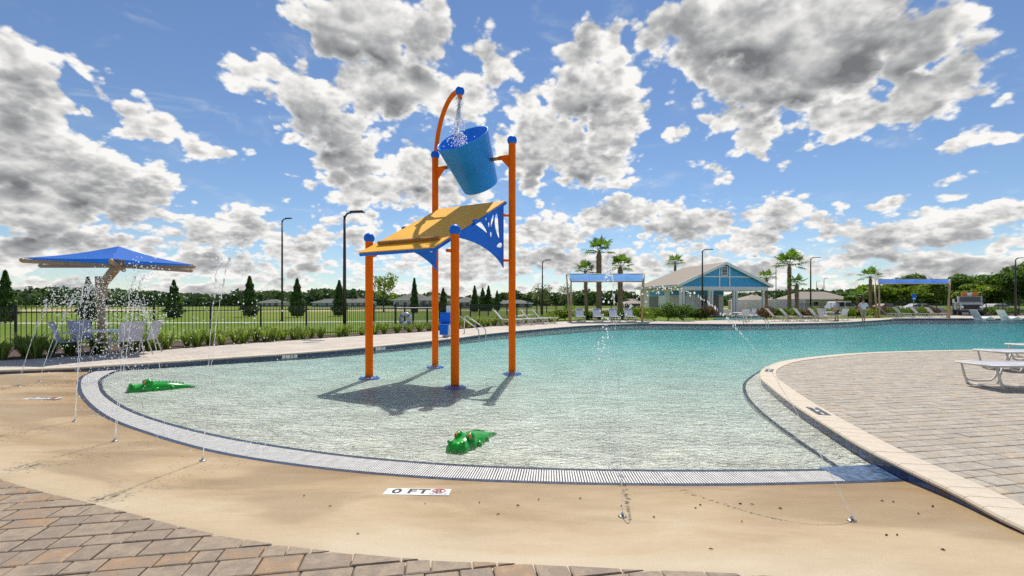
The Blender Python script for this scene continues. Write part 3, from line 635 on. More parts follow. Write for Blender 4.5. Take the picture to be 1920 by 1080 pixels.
# ------------------------------------------------------------------ depth markers and small things on the ground
M_INK = mat('black_ink', (0.012, 0.012, 0.012), 0.5); M_RED = mat('red_ink', (0.55, 0.02, 0.05), 0.5); M_MARK = mat('white_marker_tile', (0.80, 0.79, 0.76), 0.4, var=0.04)
def depth_marker(px, py, rz, label, tilt, scale=1.0, z=None):
    x, y = gp(px, py, 0.07); zc = None
    e = empty('depth_marker', (x, y, z), rz); e.rotation_euler = (tilt, 0, rz); tag(e, label, 'depth marker', None); e.scale = (scale,) * 3
    MB().prism([(-.255, -.075), (.255, -.075), (.255, .075), (-.255, .075)], -0.01, 0.003).build('plate', M_MARK, e)
    for ch, cx_ in (('0', -.165), ('F', -.045), ('T', .045)): t = obj('numeral' if ch == '0' else 'letter', text_mesh('numeral', ch, 0.15, 0.0005), M_INK, e, (cx_, 0.0, 0.0042)); t.scale = (1.05, 1, 1)
    ring = MB(); ring.tube([(0.165 + .05 * math.cos(a), 0.018 + .042 * math.sin(a), 0.0045) for a in np.linspace(0, 2 * math.pi, 25)], 0.004, 6, caps=False); ring.bar((0.13, 0.047, .0045), (0.20, -0.012, .0045), 0.007, 0.004)
    ring.build('prohibition_ring', M_RED, e)
    dv = MB(); dv.tube([(0.145, 0.0, .004), (0.165, 0.02, .004), (0.182, 0.034, .004)], 0.0045, 6); dv.bar((0.165, 0.02, .004), (0.150, 0.038, .004), .006, .003); dv.ball((0.138, -0.006, .004), 0.007, 8, 5); dv.build('diver_figure', M_INK, e)
    obj('warning_text', text_mesh('warning_text', 'NO DIVING', 0.026, 0.0004), M_INK, e, (0.168, -0.052, 0.0042))
def apron_z(x, y):
    a, i = dist_to(np.array([[x, y]]), go_s); b, j = dist_to(np.array([[x, y]]), PAVE); t = float(a[0] / (a[0] + b[0])); return 0.006 + (D - 0.01) * t ** 0.85
x, y = gp(783, 917, 0.05); depth_marker(783, 917, R(-2), 'white 0 FT depth marker lying on the concrete beside the drain grate', R(-5.0), 1.05, apron_z(x, y) + 0.005)
x, y = gp(80, 744.5, 0.05); depth_marker(80, 744.5, R(4), 'white 0 FT depth marker on wet concrete under the blue umbrella side jets', R(-2.0), 1.0, apron_z(x, y) + 0.010)
# block numerals in the coping
def coping_marks(station, chars, label, sz=0.15):
    Pc, Nc = stations(RIGHT, 0.01, station, station + 3); e = empty('depth_marker', (0, 0, 0)); tag(e, label, 'depth marker')
    for k, ch in enumerate(chars):
        i = int(k * (sz + 0.012) * 100); p = Pc[i] - Nc[i] * 0.165; ang = math.atan2(Nc[i][0], -Nc[i][1]) ; t = Pc[i + 3] - Pc[i]; ang = math.atan2(t[1], t[0])
        q = MB().box((0, 0, 0), (sz, sz, 0.004)).build('marker_tile', M_INK2, e, (p[0], p[1], CT + 0.0025)); q.rotation_euler.z = ang
        tx = obj('marker_text', text_mesh('marker_text', ch, sz * 0.95, 0.0005), M_MARK, q, (0, 0, 0.0028)); tx.rotation_euler.z = -math.pi / 2
M_INK2 = mat('slate_marker', (0.05, 0.05, 0.055), 0.45, var=0.2)
sR = np.concatenate([[0], np.cumsum(np.linalg.norm(np.diff(RIGHT, axis=0), axis=1))])
def st_at(px, py): return float(sR[dist_to(np.array([gp(px, py, D)]), RIGHT)[1][0]])
coping_marks(st_at(1515, 775), ['1', 'F', 'T'], 'dark numeral tiles set in the cream coping beside the blue tile drop')
coping_marks(st_at(1437, 697), ['1', 'F', 'T'], 'dark numeral tiles on the coping at the turn of the paver deck')
for px, py, lb in ((545, 664, 'small 1 FT plate on the far waterline tile left of the splash posts'), (722, 650, 'small 1 FT plate on the far waterline tile between the orange posts')):
    p = np.array(gp(px, py - 1, D)); i = dist_to(p[None], FAR)[1][0]; t = FAR[i + 2] - FAR[i - 2]; ang = math.atan2(t[1], t[0]); pos = FAR[i] - nF[i] * -0.014
    e = empty('depth_plate', (pos[0], pos[1], 0.03)); e.rotation_euler = (R(90), 0, ang); tag(e, lb, 'depth marker')
    MB().box((0, 0, 0), (0.42, 0.10, 0.008)).build('plate', M_MARK, e); [obj('numeral' if ch == '1' else 'letter', text_mesh('numeral', ch, 0.10, 0.001), M_INK, e, (cx_, 0, 0.005)) for ch, cx_ in (('1', -.12), ('F', .03), ('T', .11))]
# leaf litter on the concrete
lit = MB(); rl = random.Random(3)
for px, py in [(570, 933), (619, 955), (797, 947), (899, 943), (971, 949), (1010, 935), (1088, 932), (1165, 949), (1226, 974), (1313, 946), (1304, 953), (1388, 943), (1410, 944), (1391, 983), (1654, 936), (1675, 938), (1722, 964), (1749, 948), (1768, 1043), (1662, 1011), (1463, 953), (671, 1016), (934, 969), (1333, 1045), (1682, 1011)]:
    x, y = gp(px, py, 0.06); z = apron_z(x, y) + 0.004; L = rl.uniform(.005, .016); a = rl.uniform(-.6, .6)
    lit.tube([(x - L * math.cos(a), y - L * math.sin(a), z), (x, y, z + .004), (x + L * math.cos(a), y + L * math.sin(a), z)], [.0015, rl.uniform(.003, .006), .0015], 6)
tag(lit.build('leaf_litter', mat('dry_leaf', (0.05, 0.025, 0.012), 0.9)), 'scattered dark leaf bits on the tan concrete', 'litter', kind='stuff')
x, y = gp(584, 642, D); mh = empty('manhole_cover', (x, y, D)); tag(mh, 'round grey utility cover set in the far deck', 'cover'); MB().lathe([(0.001, .006), (.30, .006), (.31, .002)], n=28).build('lid', mat('grey_iron', (0.20, 0.19, 0.18), 0.6), mh); MB().lathe([(.315, .004), (.38, .004), (.39, 0)], n=28).build('rim', M_WALK, mh)
# ------------------------------------------------------------------ dumping bucket play structure
PZ = -0.10
pA, pC, pB, pD = [np.array(gp(x, y, PZ)) for x, y in ((690, 712), (853, 730), (816, 688), (962, 700))]
ctr = (pA + pB + pC + pD) / 4
e1 = ((pC - pA) + (pD - pB)); e1 /= np.linalg.norm(e1); e2 = np.array([-e1[1], e1[0]]); SQ = 1.165     # half side of the square of posts
pA, pC, pB, pD = [ctr + e1 * a * SQ + e2 * b * SQ for a, b in ((-1, -1), (1, -1), (-1, 1), (1, 1))]
st = empty('splash_structure', (ctr[0], ctr[1], PZ)); tag(st, 'orange post play structure with tipping blue bucket over an amber canopy', 'play structure')
def put(mb, name, m, parent=st, base=st):
    o = mb.build(name, m, parent); 
    if parent is base: o.matrix_parent_inverse = Matrix.Translation(-Vector(base.location))
    return o
PR = 0.084
def bolt_ring(mb, c, r, z):
    for k in range(8):
        a = k * math.pi / 4; mb.lathe([(0.001, .022), (.014, .022), (.014, 0)], (c[0] + r * math.cos(a), c[1] + r * math.sin(a), z), 6)
for p, top in ((pA, 2.98), (pC, 2.98), (pB, 5.46), (pD, 5.46)):
    fz = floor_z(*p)
    o = put(MB().lathe([(PR, fz + .02), (PR, top)], (p[0], p[1], 0), 28), 'post', M_ORANGE)
    MB().ball((p[0], p[1], top + 0.055), 0.118, 22, 14).build('ball_cap', M_BLUE, o)
    fl = MB().lathe([(PR, .05), (.125, .045), (.135, .03), (.22, .028), (.225, .0)], (p[0], p[1], fz), 28); fl.build('base_flange', M_BLUE, o)
    bl = MB(); bolt_ring(bl, p, .18, fz + .028); tag(bl.build('flange_bolts', M_STEEL, o), kind='stuff')
e1v, e2v = Vector((*e1, 0)), Vector((*e2, 0))
def loc(a, b, z): return Vector((*(ctr + e1 * a + e2 * b), z))
# canopy
lo, hi, OUT, INS = 2.66, 4.07, 0.44, 0.17
n_s = (loc(0, SQ, hi) - loc(0, -SQ - OUT, lo)); slope_v = n_s.normalized(); nrm = e1v.cross(slope_v).normalized()
c4 = [loc(-SQ + INS, -SQ - OUT, lo), loc(SQ - INS, -SQ - OUT, lo), loc(SQ - INS, SQ - .02, hi), loc(-SQ + INS, SQ - .02, hi)]
pan = MB(); th = 0.012
pan.add([p + nrm * th for p in c4] + [p - nrm * th for p in c4], [(0, 1, 2, 3), (7, 6, 5, 4), (0, 4, 5, 1), (1, 5, 6, 2), (2, 6, 7, 3), (3, 7, 4, 0)])
pan_o = put(pan, 'canopy_panel', M_YELLOW)
for k in range(4):
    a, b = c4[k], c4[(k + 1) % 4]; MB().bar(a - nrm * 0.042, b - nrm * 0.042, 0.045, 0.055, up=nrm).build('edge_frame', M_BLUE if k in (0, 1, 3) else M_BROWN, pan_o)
r0, r1 = loc(-SQ + .38, -SQ - OUT + .34, 0), loc(SQ - .32, -SQ - OUT + .34, 0)
zz_ = lo + (hi - lo) * .34 / (2 * SQ + OUT)
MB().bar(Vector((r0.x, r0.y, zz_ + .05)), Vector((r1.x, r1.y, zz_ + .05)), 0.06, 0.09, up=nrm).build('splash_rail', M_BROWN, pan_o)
# side gussets with cut-outs (drawn in the plane of the side: x from the tall post towards the short one, y up)
def drop(cx, cy, L, W, ang, bend=0.0):
    """tear-drop outline"""
    out = []
    for t in np.linspace(0, 2 * math.pi, 22, endpoint=False):
        u = math.cos(t); w = math.sin(t) * (0.5 + 0.5 * (u + 1) / 2 * 0.9)
        x, y = u * L / 2, w * W / 2 + bend * (u * u - 0.5) * L
        out.append((cx + x * math.cos(ang) - y * math.sin(ang), cy + x * math.sin(ang) + y * math.cos(ang)))
    return out
def ztop(s): return hi - 0.13 - (hi - lo) * (s / (2 * SQ + OUT)) - 0.05 + 0.13
gx0 = 0.15
outer = [(gx0, 2.44), (gx0, ztop(gx0))] + [(s, ztop(s)) for s in np.linspace(.3, 2.06, 8)]
arc = [(gx0 + (2.06 - gx0) * t, 2.44 + (ztop(2.06) - .03 - 2.44) * (1 - (1 - t) ** 2.3) ** 0.80) for t in np.linspace(1, 0, 26)]
outer += [(x, min(y, ztop(x) - .02)) for x, y in arc[:-1]]
HO = .10
holes = [drop(.43, 3.30 + HO, .60, .25, R(78), .09), drop(.665, 3.38 + HO, .36, .13, R(112), .06), drop(1.16, 3.20 + HO, .62, .19, R(18), -.08),
         drop(.72, 3.06 + HO, .15, .11, R(90)), drop(.81, 3.27 + HO, .14, .11, R(85)), drop(.93, 3.40 + HO, .13, .11, R(85)), drop(.335, 2.86 + HO, .28, .15, R(165)), drop(.235, 3.04 + HO, .18, .05, R(75))]
gm = flat_mesh('gusset', [outer] + holes, 0.022)
for sgn in (1, -1):
    base = loc(sgn * (SQ - INS), SQ, 0); X = -e2v; Y = Vector((0, 0, 1)); Z = X.cross(Y)
    o = obj('gusset', gm, M_BLUE, st); o.matrix_parent_inverse = Matrix.Translation(-Vector(st.location))
    o.matrix_basis = Matrix(((X.x, Y.x, Z.x, base.x + sgn * e1v.x * .012), (X.y, Y.y, Z.y, base.y + sgn * e1v.y * .012), (X.z, Y.z, Z.z, 0), (0, 0, 0, 1)))
    for z in (2.62, 3.70): put(MB().tube([loc(sgn * SQ, SQ, z), base - e2v * 0.19 + Vector((0, 0, z))], 0.032, 10), 'gusset_clamp', M_ORANGE)
    cb = loc(sgn * SQ, -SQ, 2.62); put(MB().tube([cb, cb - e1v * sgn * .20 + Vector((0, 0, .03))], 0.035, 10), 'canopy_clamp', M_ORANGE)
# bucket on its axle
AX = 5.14; Mx = loc(0, SQ, AX)
th_ = R(40); ax = (Vector((0, 0, 1)) * math.cos(th_) - e2v * math.sin(th_)).normalized(); side_v = e1v; fw = ax.cross(side_v)
BM = Matrix(((side_v.x, fw.x, ax.x, Mx.x), (side_v.y, fw.y, ax.y, Mx.y), (side_v.z, fw.z, ax.z, Mx.z), (0, 0, 0, 1)))
rb, rt, hb = .47, .67, 1.30
bk = MB().lathe([(.001, -hb / 2), (rb * .97, -hb / 2), (rb, -hb / 2 + .03), (rt, hb / 2), (rt + .012, hb / 2 + .008), (rt - .012, hb / 2 + .012), (rt - .03, hb / 2 - .01), (rb - .02, -hb / 2 + .05), (.001, -hb / 2 + .05)], M=BM, n=56)
bko = put(bk, 'bucket', M_BUCKET)
for sgn in (-1, 1):
    a = loc(sgn * SQ, SQ, AX); b = loc(sgn * .54, SQ, AX)
    put(MB().tube([a - e1v * sgn * .34, b], 0.045, 14), 'axle', mat('bronze_axle', (0.36, 0.27, 0.13), 0.4, metal=0.6))
    arm = MB(); arm.tube([a, a - e1v * sgn * .36], 0.052, 14); t_ = 0.02
    arm.add([a - e2v * t_ + Vector((0, 0, -.30)) - e1v * sgn * .06, a - e2v * t_ - e1v * sgn * .34, a - e2v * t_ - e1v * sgn * .06, a + e2v * t_ + Vector((0, 0, -.30)) - e1v * sgn * .06, a + e2v * t_ - e1v * sgn * .34, a + e2v * t_ - e1v * sgn * .06], [(0, 1, 2), (5, 4, 3), (0, 3, 4, 1), (1, 4, 5, 2), (2, 5, 3, 0)])
    put(arm, 'bearing_arm', M_ORANGE)
    MB().lathe([(.001, .02), (.085, .02), (.085, -.02), (.001, -.02)], M=Matrix.Translation(loc(sgn * .575, SQ, AX)) @ Matrix(((0, 0, e1v.x, 0), (0, 1, e1v.y, 0), (1, 0, 0, 0), (0, 0, 0, 1))), n=16).build('axle_plate', M_STEEL, bko) if False else None
# filler pipe
tip = Vector((-1.26, 11.35, 6.72)); b0 = Vector((pB[0], pB[1], 5.35)) + e1v * .02
pts = []
q0, q1, q2, q3 = b0, b0 + Vector((0, 0, .95)), tip + (b0 - tip) * .45 + Vector((0, 0, .85)), tip
for t in np.linspace(0, 1, 18): pts.append(q0 * (1 - t) ** 3 + q1 * 3 * t * (1 - t) ** 2 + q2 * 3 * t * t * (1 - t) + q3 * t ** 3)
put(MB().tube(pts, 0.058, 14), 'filler_pipe', M_ORANGE)
put(MB().ball(tip, 0.112, 20, 12), 'pipe_ball', M_BLUE)
put(MB().tube([tip, tip + Vector((0.01, -.02, -.19))], 0.05, 12), 'spout', M_ORANGE)

# ------------------------------------------------------------------ water jets
def water_drop_mat():
    m = bpy.data.materials.new('falling_water'); m.use_nodes = True; t = m.node_tree; g = NT(t); t.nodes.remove(t.nodes['Principled BSDF']); out = t.nodes['Material Output']
    gl = g.n('ShaderNodeBsdfGlossy'); gl.inputs['Roughness'].default_value = 0.08; gl.inputs[0].default_value = (1, 1, 1, 1)
    tr = g.n('ShaderNodeBsdfTransparent'); df = g.n('ShaderNodeBsdfTranslucent'); df.inputs[0].default_value = (0.9, 0.92, 0.95, 1)
    fr = g.n('ShaderNodeLayerWeight'); fr.inputs[0].default_value = 0.45
    a = g.n('ShaderNodeMixShader'); a.inputs[0].default_value = 0.55; g.put(a.inputs[1], tr.outputs[0]); g.put(a.inputs[2], df.outputs[0])
    b = g.n('ShaderNodeMixShader'); g.put(b.inputs[0], fr.outputs['Facing']); g.put(b.inputs[1], a.outputs[0]); g.put(b.inputs[2], gl.outputs[0])
    g.put(out.inputs['Surface'], b.outputs[0]); return m
M_DROP = water_drop_mat()
ICO = None
def ico():
    global ICO
    if ICO is None:
        bm = bmesh.new(); bmesh.ops.create_icosphere(bm, subdivisions=1, radius=1); ICO = ([v.co.copy() for v in bm.verts], [tuple(v.index for v in f.verts) for f in bm.faces]); bm.free()
    return ICO
def drops(mb, pts, sizes, stretch=None):
    V, Fc = ico()
    for i, (p, s) in enumerate(zip(pts, sizes)):
        k = 1.0 if stretch is None else stretch[i]; rx = random.uniform(.8, 1.2)
        mb.add([(p[0] + v.x * s * rx, p[1] + v.y * s, p[2] + v.z * s * k) for v in V], Fc, True)
def jet(name, nozzle, land, apex, label, group, n_drop, width=0.006, size=(0.006, 0.016), cont=0.45, spread=0.10, base_z=None, nozzles=True, fan=1, seed=1):
    """water thrown from a nozzle over an arc: unbroken stream first, then drops"""
    rj = random.Random(seed); x0, y0, z0 = nozzle; e = empty(name, nozzle); tag(e, label, 'water jet', group)
    inv = Matrix.Translation(-Vector(nozzle)); g = 9.81; vz = math.sqrt(2 * g * (apex - z0)); T = vz / g + math.sqrt(max(0.01, 2 * (apex - land[2]) / g))
    S = MB(); Dp = MB()
    for f in range(fan):
        ox, oy = (rj.uniform(-.03, .03), rj.uniform(-.03, .03)) if f else (0, 0); lx, ly = land[0] + (rj.uniform(-.35, .35) if f else 0), land[1] + (rj.uniform(-.35, .35) if f else 0)
        pos = lambda t: Vector((x0 + ox + (lx - x0 - ox) * t / T, y0 + oy + (ly - y0 - oy) * t / T, z0 + vz * t - g * t * t / 2))
        tt = np.linspace(0, T * cont * .62, 40); S.tube([pos(t) + Vector((rj.gauss(0, .0035), rj.gauss(0, .0035), 0)) * min(1, 8 * t / T) for t in tt], [width * rj.uniform(.35, 1.0) * (1 - .45 * k / 40) for k in range(40)], 6)
        bt_ = [T * cont * (.60 + .42 * rj.random()) for _ in range(46)]; drops(Dp, [pos(t) + Vector((rj.gauss(0, .006), rj.gauss(0, .006), 0)) for t in bt_], [rj.uniform(.5, 1.2) * width for _ in bt_], [rj.uniform(1.5, 5.5) for _ in bt_])
        m = n_drop // fan; ts = [T * (cont * .9 + (1 - cont * .9) * rj.random()) for _ in range(m)]
        P_ = []; Sz = []; St = []
        for t in ts:
            s = spread * max(0.05, (t / T - cont * .7)) * 1.3; p = pos(t); P_.append(p + Vector((rj.gauss(0, s), rj.gauss(0, s), rj.gauss(0, s * 1.4)))); Sz.append(rj.uniform(*size) * (0.55 + .45 * rj.random())); St.append(rj.uniform(.8, 1.5))
        P_ = [p if p.z > land[2] else Vector((p.x, p.y, land[2] + .01)) for p in P_]
        drops(Dp, P_, Sz, St)
        # splash crown where it lands
        sp = [(lx + rj.gauss(0, .11), ly + rj.gauss(0, .11), land[2] + abs(rj.gauss(0, .05)) + .004) for _ in range(max(12, m // 8))]; drops(Dp, sp, [rj.uniform(.003, .009) for _ in sp])
    o = S.build('stream', M_DROP, e); o.matrix_parent_inverse = inv
    o = Dp.build('droplets', M_DROP, e); o.matrix_parent_inverse = inv; tag(o, kind='stuff')
M_NOZ = mat('worn_nozzle_steel', (0.35, 0.34, 0.32), 0.5, metal=0.8)
def nozzle(x, y, z, label):
    e = empty('jet_nozzle', (x, y, z)); tag(e, label, 'nozzle', 'jet nozzles set in the concrete')
    MB().lathe([(.001, .010), (.018, .010), (.030, .005), (.032, 0)], n=18).build('disc', M_NOZ, e); MB().tube([(0, 0, .008), (0, 0, .030)], 0.011, 10).build('tip', M_STEEL, e)
GJ = 'arching water jets on the splash apron'
x, y = gp(1167, 967, .08); z = apron_z(x, y); nozzle(x, y, z + .002, 'steel jet nozzle in concrete feeding the thin jet in front of the drain')
jet('water_jet', (x, y, z + .03), (x + .55, y + 3.6, 0.0), 2.05, 'thin tall water jet rising in front of the drain and breaking into drops', GJ, 130, 0.0045, (0.008, 0.017), 0.42, 0.06, seed=2)
x, y = gp(1597, 971, .09); z = apron_z(x, y); nozzle(x, y, z + .002, 'steel jet nozzle in concrete beside the cream coping')
jet('water_jet', (x, y, z + .03), (x - 1.55, y + 3.3, 0.0), 1.75, 'thin water jet leaning over from beside the cream coping', GJ, 110, 0.0045, (0.007, 0.014), 0.38, 0.06, seed=3)
for i, (px, py, dx, dy, apx, nd) in enumerate(((380, 858, .35, .55, 2.15, 320), (215, 823, .3, .35, 2.0, 420), (140, 786, .25, .3, 1.9, 460))):
    x, y = gp(px, py, .07); z = apron_z(x, y); nozzle(x, y, z + .002, ['steel jet nozzle under the tall pair of streams near the tumbled pavers', 'steel jet nozzle between its two neighbours beside the drain', 'steel jet nozzle nearest the left end of the drain'][i])
    jet('water_jet', (x, y, z + .03), (x + dx, y + dy, apron_z(x + dx, y + dy)), apx, ['pair of tall water streams nearest the tumbled pavers', 'pair of water streams in the middle of the left group', 'pair of water streams at the left end of the drain'][i], GJ, nd, 0.005, (0.004, 0.0105), 0.40, 0.24, fan=2, seed=20 + i)
for i, (px, py, tx, ty, apx) in enumerate(((36, 727, 175, 705, 1.75), (74, 716, 255, 700, 1.9), (300, 690, 205, 720, 1.6))):
    x, y = gp(px, py, .03); lx, ly = gp(tx, ty, 0.0); z = 0.06 if i < 2 else 0.0
    if i < 2: nozzle(x, y, apron_z(x, y) + .002, ['steel jet nozzle far along the wet concrete', 'steel jet nozzle close to the far deck edge'][i])
    jet('water_jet', (x, y, z), (lx, ly, 0.02), apx, ['low arching jet thrown from the wet concrete towards the umbrella side', 'arching jet thrown from near the far deck edge', 'short jet springing from the shallow water near the alligator'][i], GJ, 560, 0.005, (0.006, 0.0145), 0.33, 0.38, fan=2, seed=40 + i)
# water falling from the filler pipe into the bucket
w0 = tip + Vector((0.01, -.02, -.19)); w1 = Mx + ax * .30 + Vector((-.18, -.05, .10))
e = empty('filler_water', w0); tag(e, 'white water pouring from the orange pipe into the blue bucket', 'water stream'); mb = MB()
pts = []; sz = []
for _ in range(620):
    t = random.random(); s = .03 + .13 * t * t; p = w0.lerp(w1, t) + Vector((-.05 * math.sin(t * 3), 0, 0)); pts.append(p + Vector((random.gauss(0, s), random.gauss(0, s), random.gauss(0, .05)))); sz.append(random.uniform(.007, .020))
drops(mb, pts, sz, [random.uniform(1, 2.2) for _ in pts]); o = mb.build('droplets', M_DROP, e); o.matrix_parent_inverse = Matrix.Translation(-w0); tag(o, kind='stuff')
o = MB().tube([w0.lerp(w1, t) + Vector((-.05 * math.sin(t * 3) + random.uniform(-.01, .01), random.uniform(-.01, .01), 0)) for t in np.linspace(0, .8, 14)], [.042 * random.uniform(.55, 1.1) for _ in range(14)], 9).build('stream', M_DROP, e); o.matrix_parent_inverse = Matrix.Translation(-w0)

# ------------------------------------------------------------------ alligators
def gator(x, y, rz, label, sc=1.0):
    e = empty('alligator', (x, y, floor_z(x, y)), rz); tag(e, label, 'alligator', 'green alligator figures lying in the shallow water'); e.scale = (sc,) * 3
    # spine along +x (head at +x): position, half width, height, sideways sway
    S_ = [(.56, .055, .075, 0), (.545, .10, .115, 0), (.50, .125, .15, 0), (.43, .125, .150, 0), (.35, .115, .145, 0), (.27, .135, .165, 0), (.20, .155, .19, 0), (.12, .150, .185, 0), (.02, .16, .175, .0), (-.10, .165, .17, .01), (-.22, .145, .15, .02), (-.34, .105, .115, .04), (-.46, .07, .085, .075), (-.57, .045, .055, .12), (-.66, .018, .03, .17)]
    n = 18; vs = []; fs = []
    for (sx, w, h, sw) in [(a_, w_ * (1.42 if a_ > .18 else 1.25), h_ * 1.12, s_w) for a_, w_, h_, s_w in S_]:
        for k in range(n + 1):
            a = math.pi * k / n; rr_ = 1.0
            vs.append((sx, sw + w * math.cos(a) * rr_, h * (math.sin(a) ** .62) * rr_ - .01))
    for i in range(len(S_) - 1):
        for k in range(n): fs.append((i * (n + 1) + k, (i + 1) * (n + 1) + k, (i + 1) * (n + 1) + k + 1, i * (n + 1) + k + 1))
    fs.append(tuple(range(n, -1, -1))); mb = MB().add(vs, fs, True)
    for s in (-1, 1):
        mb.ball((.475, s * .095, .140), .048, 12, 8, (1.2, 1, .8)); mb.ball((.19, s * .10, .168), .082, 14, 9, (1.25, .9, .95))
    body = mb.build('body', M_GATOR, e); sub = body.modifiers.new('smooth', 'SUBSURF'); sub.levels = 2; sub.render_levels = 2
    for s in (-1, 1):
        ey = MB().ball((.252, s * .112, .188), .046, 14, 9, (.75, .85, .95)).build('eye', M_EYE, e); MB().ball((.281, s * .116, .191), .016, 10, 6, (.7, .55, 1.7)).build('pupil', M_PUPIL, ey)
        MB().ball((.485, s * .132, .150), .023, 10, 6, (.9, .8, 1.1)).build('nostril', M_PUPIL, e)
        MB().tube([(.0, s * .14, .06), (.06, s * .20, .04), (.11, s * .235, .012)], [.045, .035, .022], 8).build('leg', M_GATOR, e); MB().tube([(-.20, s * .13, .055), (-.25, s * .185, .035), (-.22, s * .225, .01)], [.042, .033, .02], 8).build('leg', M_GATOR, e)
    for k in range(9):
        t = .06 - k * .062; hh = np.interp(-t, [-.12, .10, .22, .34, .46], [.18, .165, .15, .115, .085])
        for s in (-.035, .035): MB().add([(t + .025, s - .014, hh - .012), (t - .025, s - .014, hh - .015), (t - .025, s + .014, hh - .015), (t + .025, s + .014, hh - .012), (t - .012, s, hh + .026)], [(0, 1, 4), (1, 2, 4), (2, 3, 4), (3, 0, 4)]).build('scute', M_GATOR, e)
    return e
h1, t1_ = np.array(gp(848, 848)), np.array(gp(905, 812)); c = (h1 * .45 + t1_ * .55); d_ = h1 - t1_
gator(c[0], c[1], math.atan2(d_[1], d_[0]), 'glossy green alligator facing the drain grate with amber eyes showing', 0.72)
h1, t1_ = np.array(gp(238, 733)), np.array(gp(354, 722)); c = (h1 + t1_) / 2; d_ = h1 - t1_
gator(c[0], c[1], math.atan2(d_[1], d_[0]), 'glossy green alligator lying side on near the curved end of the drain', 0.84)

# ------------------------------------------------------------------ big umbrella
ux, uy = gp(190, 656, D); ub = empty('cantilever_umbrella', (ux, uy, D)); tag(ub, 'large blue hexagonal shade umbrella on a bent tan post', 'umbrella')
hubv = at(222, 500, uy - .5); hx, hy, hz = hubv.x - ux, hubv.y - uy, hubv.z - D
kz = hz - .25
MB().tube([(0, 0, 0), (0, 0, kz - .55)], 0.10, 18).build('mast', M_TAN, ub); MB().lathe([(.001, .03), (.26, .03), (.27, 0)], n=20).build('base_plate', M_TAN, ub)
MB().bar((0, 0, kz - .75), (0, 0, kz - .02), .22, .22).build('knuckle', M_TAN, ub); MB().bar((0, 0, kz - .30), (hx, hy, hz + .05), .17, .2).build('boom', M_TAN, ub)
MB().bar((hx, hy, hz - .10), (hx, hy, hz + .22), .24, .24).build('hub', M_TAN, ub)
RU = 2.14; apex = Vector((hx, hy, hz + .62)); cor = []
for k in range(6):
    a = R(186 + 60 * k); cor.append(Vector((hx + RU * math.cos(a), hy + RU * math.sin(a), hz + .08)))
ca_ = MB()
for k in range(6):
    A_, B_ = cor[k], cor[(k + 1) % 6]; rows = []
    for i in range(9):
        t = i / 8; row = []
        for j in range(9):
            s = j / 8; p = apex.lerp(A_.lerp(B_, s), t); sag = -.10 * math.sin(math.pi * t) * 0.6; mid = (4 * s * (1 - s)); pull = 0.10 * mid * t * t
            p = p.lerp(Vector((hx, hy, p.z)), pull); p.z += sag; row.append(p)
        rows.append(row)
    MB().grid(rows).build('canopy_panel', M_FABRIC, ub)
for k in range(6):
    o = MB().bar((hx, hy, hz + .02), cor[k] + Vector((0, 0, -.08)), .07, .10).build('rib', M_TAN, ub); MB().ball(cor[k] + Vector((0, 0, -.06)), .06, 8, 6).build('rib_end', M_TAN, o)

# ------------------------------------------------------------------ loungers, chairs, tables
def make_lounger(back=55.0, name='chaise_lounge'):
    """long axis x: feet at -x; back rest at +x"""
    e = empty(name); L, W, H = 1.95, .66, .40
    for s in (-1, 1):
        y = s * W / 2
        MB().tube([(-1.0, y, H), (.32, y, H + .005)], .019, 8).build('side_rail', M_FRAME, e)
        MB().tube([(-.90, y, H - .01), (-.84, y, .14), (-.78, y, .075), (-.60, y, .055), (-.40, y, .06), (-.31, y, .12), (-.22, y, H - .02)], .017, 8).build('foot_frame', M_FRAME, e)
        MB().tube([(-.90, y, H - .02), (-.80, y, .03), (-.79, y, .0)], .018, 8).build('leg', M_FRAME, e)
        MB().tube([(-.16, y, H - .02), (-.26, y, .03), (-.27, y, .0)], .018, 8).build('leg', M_FRAME, e)
        MB().tube([(.22, y, H - .01), (.34, y, .03), (.35, y, .0)], .018, 8).build('leg', M_FRAME, e)
        MB().tube([(-.12, y, H - .02), (-.02, y, H - .14), (.12, y, H - .17), (.22, y, H - .03)], .014, 8).build('brace', M_FRAME, e)
    for x in (-1.0, .32): MB().tube([(x, -W / 2, H), (x, W / 2, H)], .018, 8).build('cross_bar', M_FRAME, e)
    MB().tube([(-.79, -W / 2, .02), (-.79, W / 2, .02)], .014, 8).build('cross_bar', M_FRAME, e)
    MB().grid([[(-1.0 + 1.3 * i / 10, -W / 2 + W * j / 4, H + .014 - .018 * math.sin(math.pi * j / 4)) for j in range(5)] for i in range(11)]).build('seat', M_SLING, e)
    a = R(back); bl = .78; bx, bz = .30, H + .01
    MB().grid([[(bx + bl * i / 8 * math.cos(a), -W / 2 + .02 + (W - .04) * j / 4, bz + bl * i / 8 * math.sin(a) - .012 * math.sin(math.pi * j / 4)) for j in range(5)] for i in range(9)]).build('backrest', M_SLING, e)
    bf = MB(); bf.tube([(bx, -W / 2 + .01, bz), (bx + bl * math.cos(a), -W / 2 + .01, bz + bl * math.sin(a)), (bx + bl * math.cos(a), W / 2 - .01, bz + bl * math.sin(a)), (bx, W / 2 - .01, bz)], .017, 8); bf.build('back_frame', M_FRAME, e)
    MB().tube([(bx + .4 * math.cos(a), 0, bz + .4 * math.sin(a)), (.62, 0, .12), (.5, 0, H - .12)], .013, 6).build('prop', M_FRAME, e)
    return e
def place(root, first, x, y, z, rz, label, cat, group):
    o = root if not first[0] else copy_tree(root); first[0] = True; o.location = (x, y, z); o.rotation_euler = (0, 0, rz); tag(o, label, cat, group); return o
LG, fl = make_lounger(50), [False]
GN = 'grey sling loungers lined up on the decks'
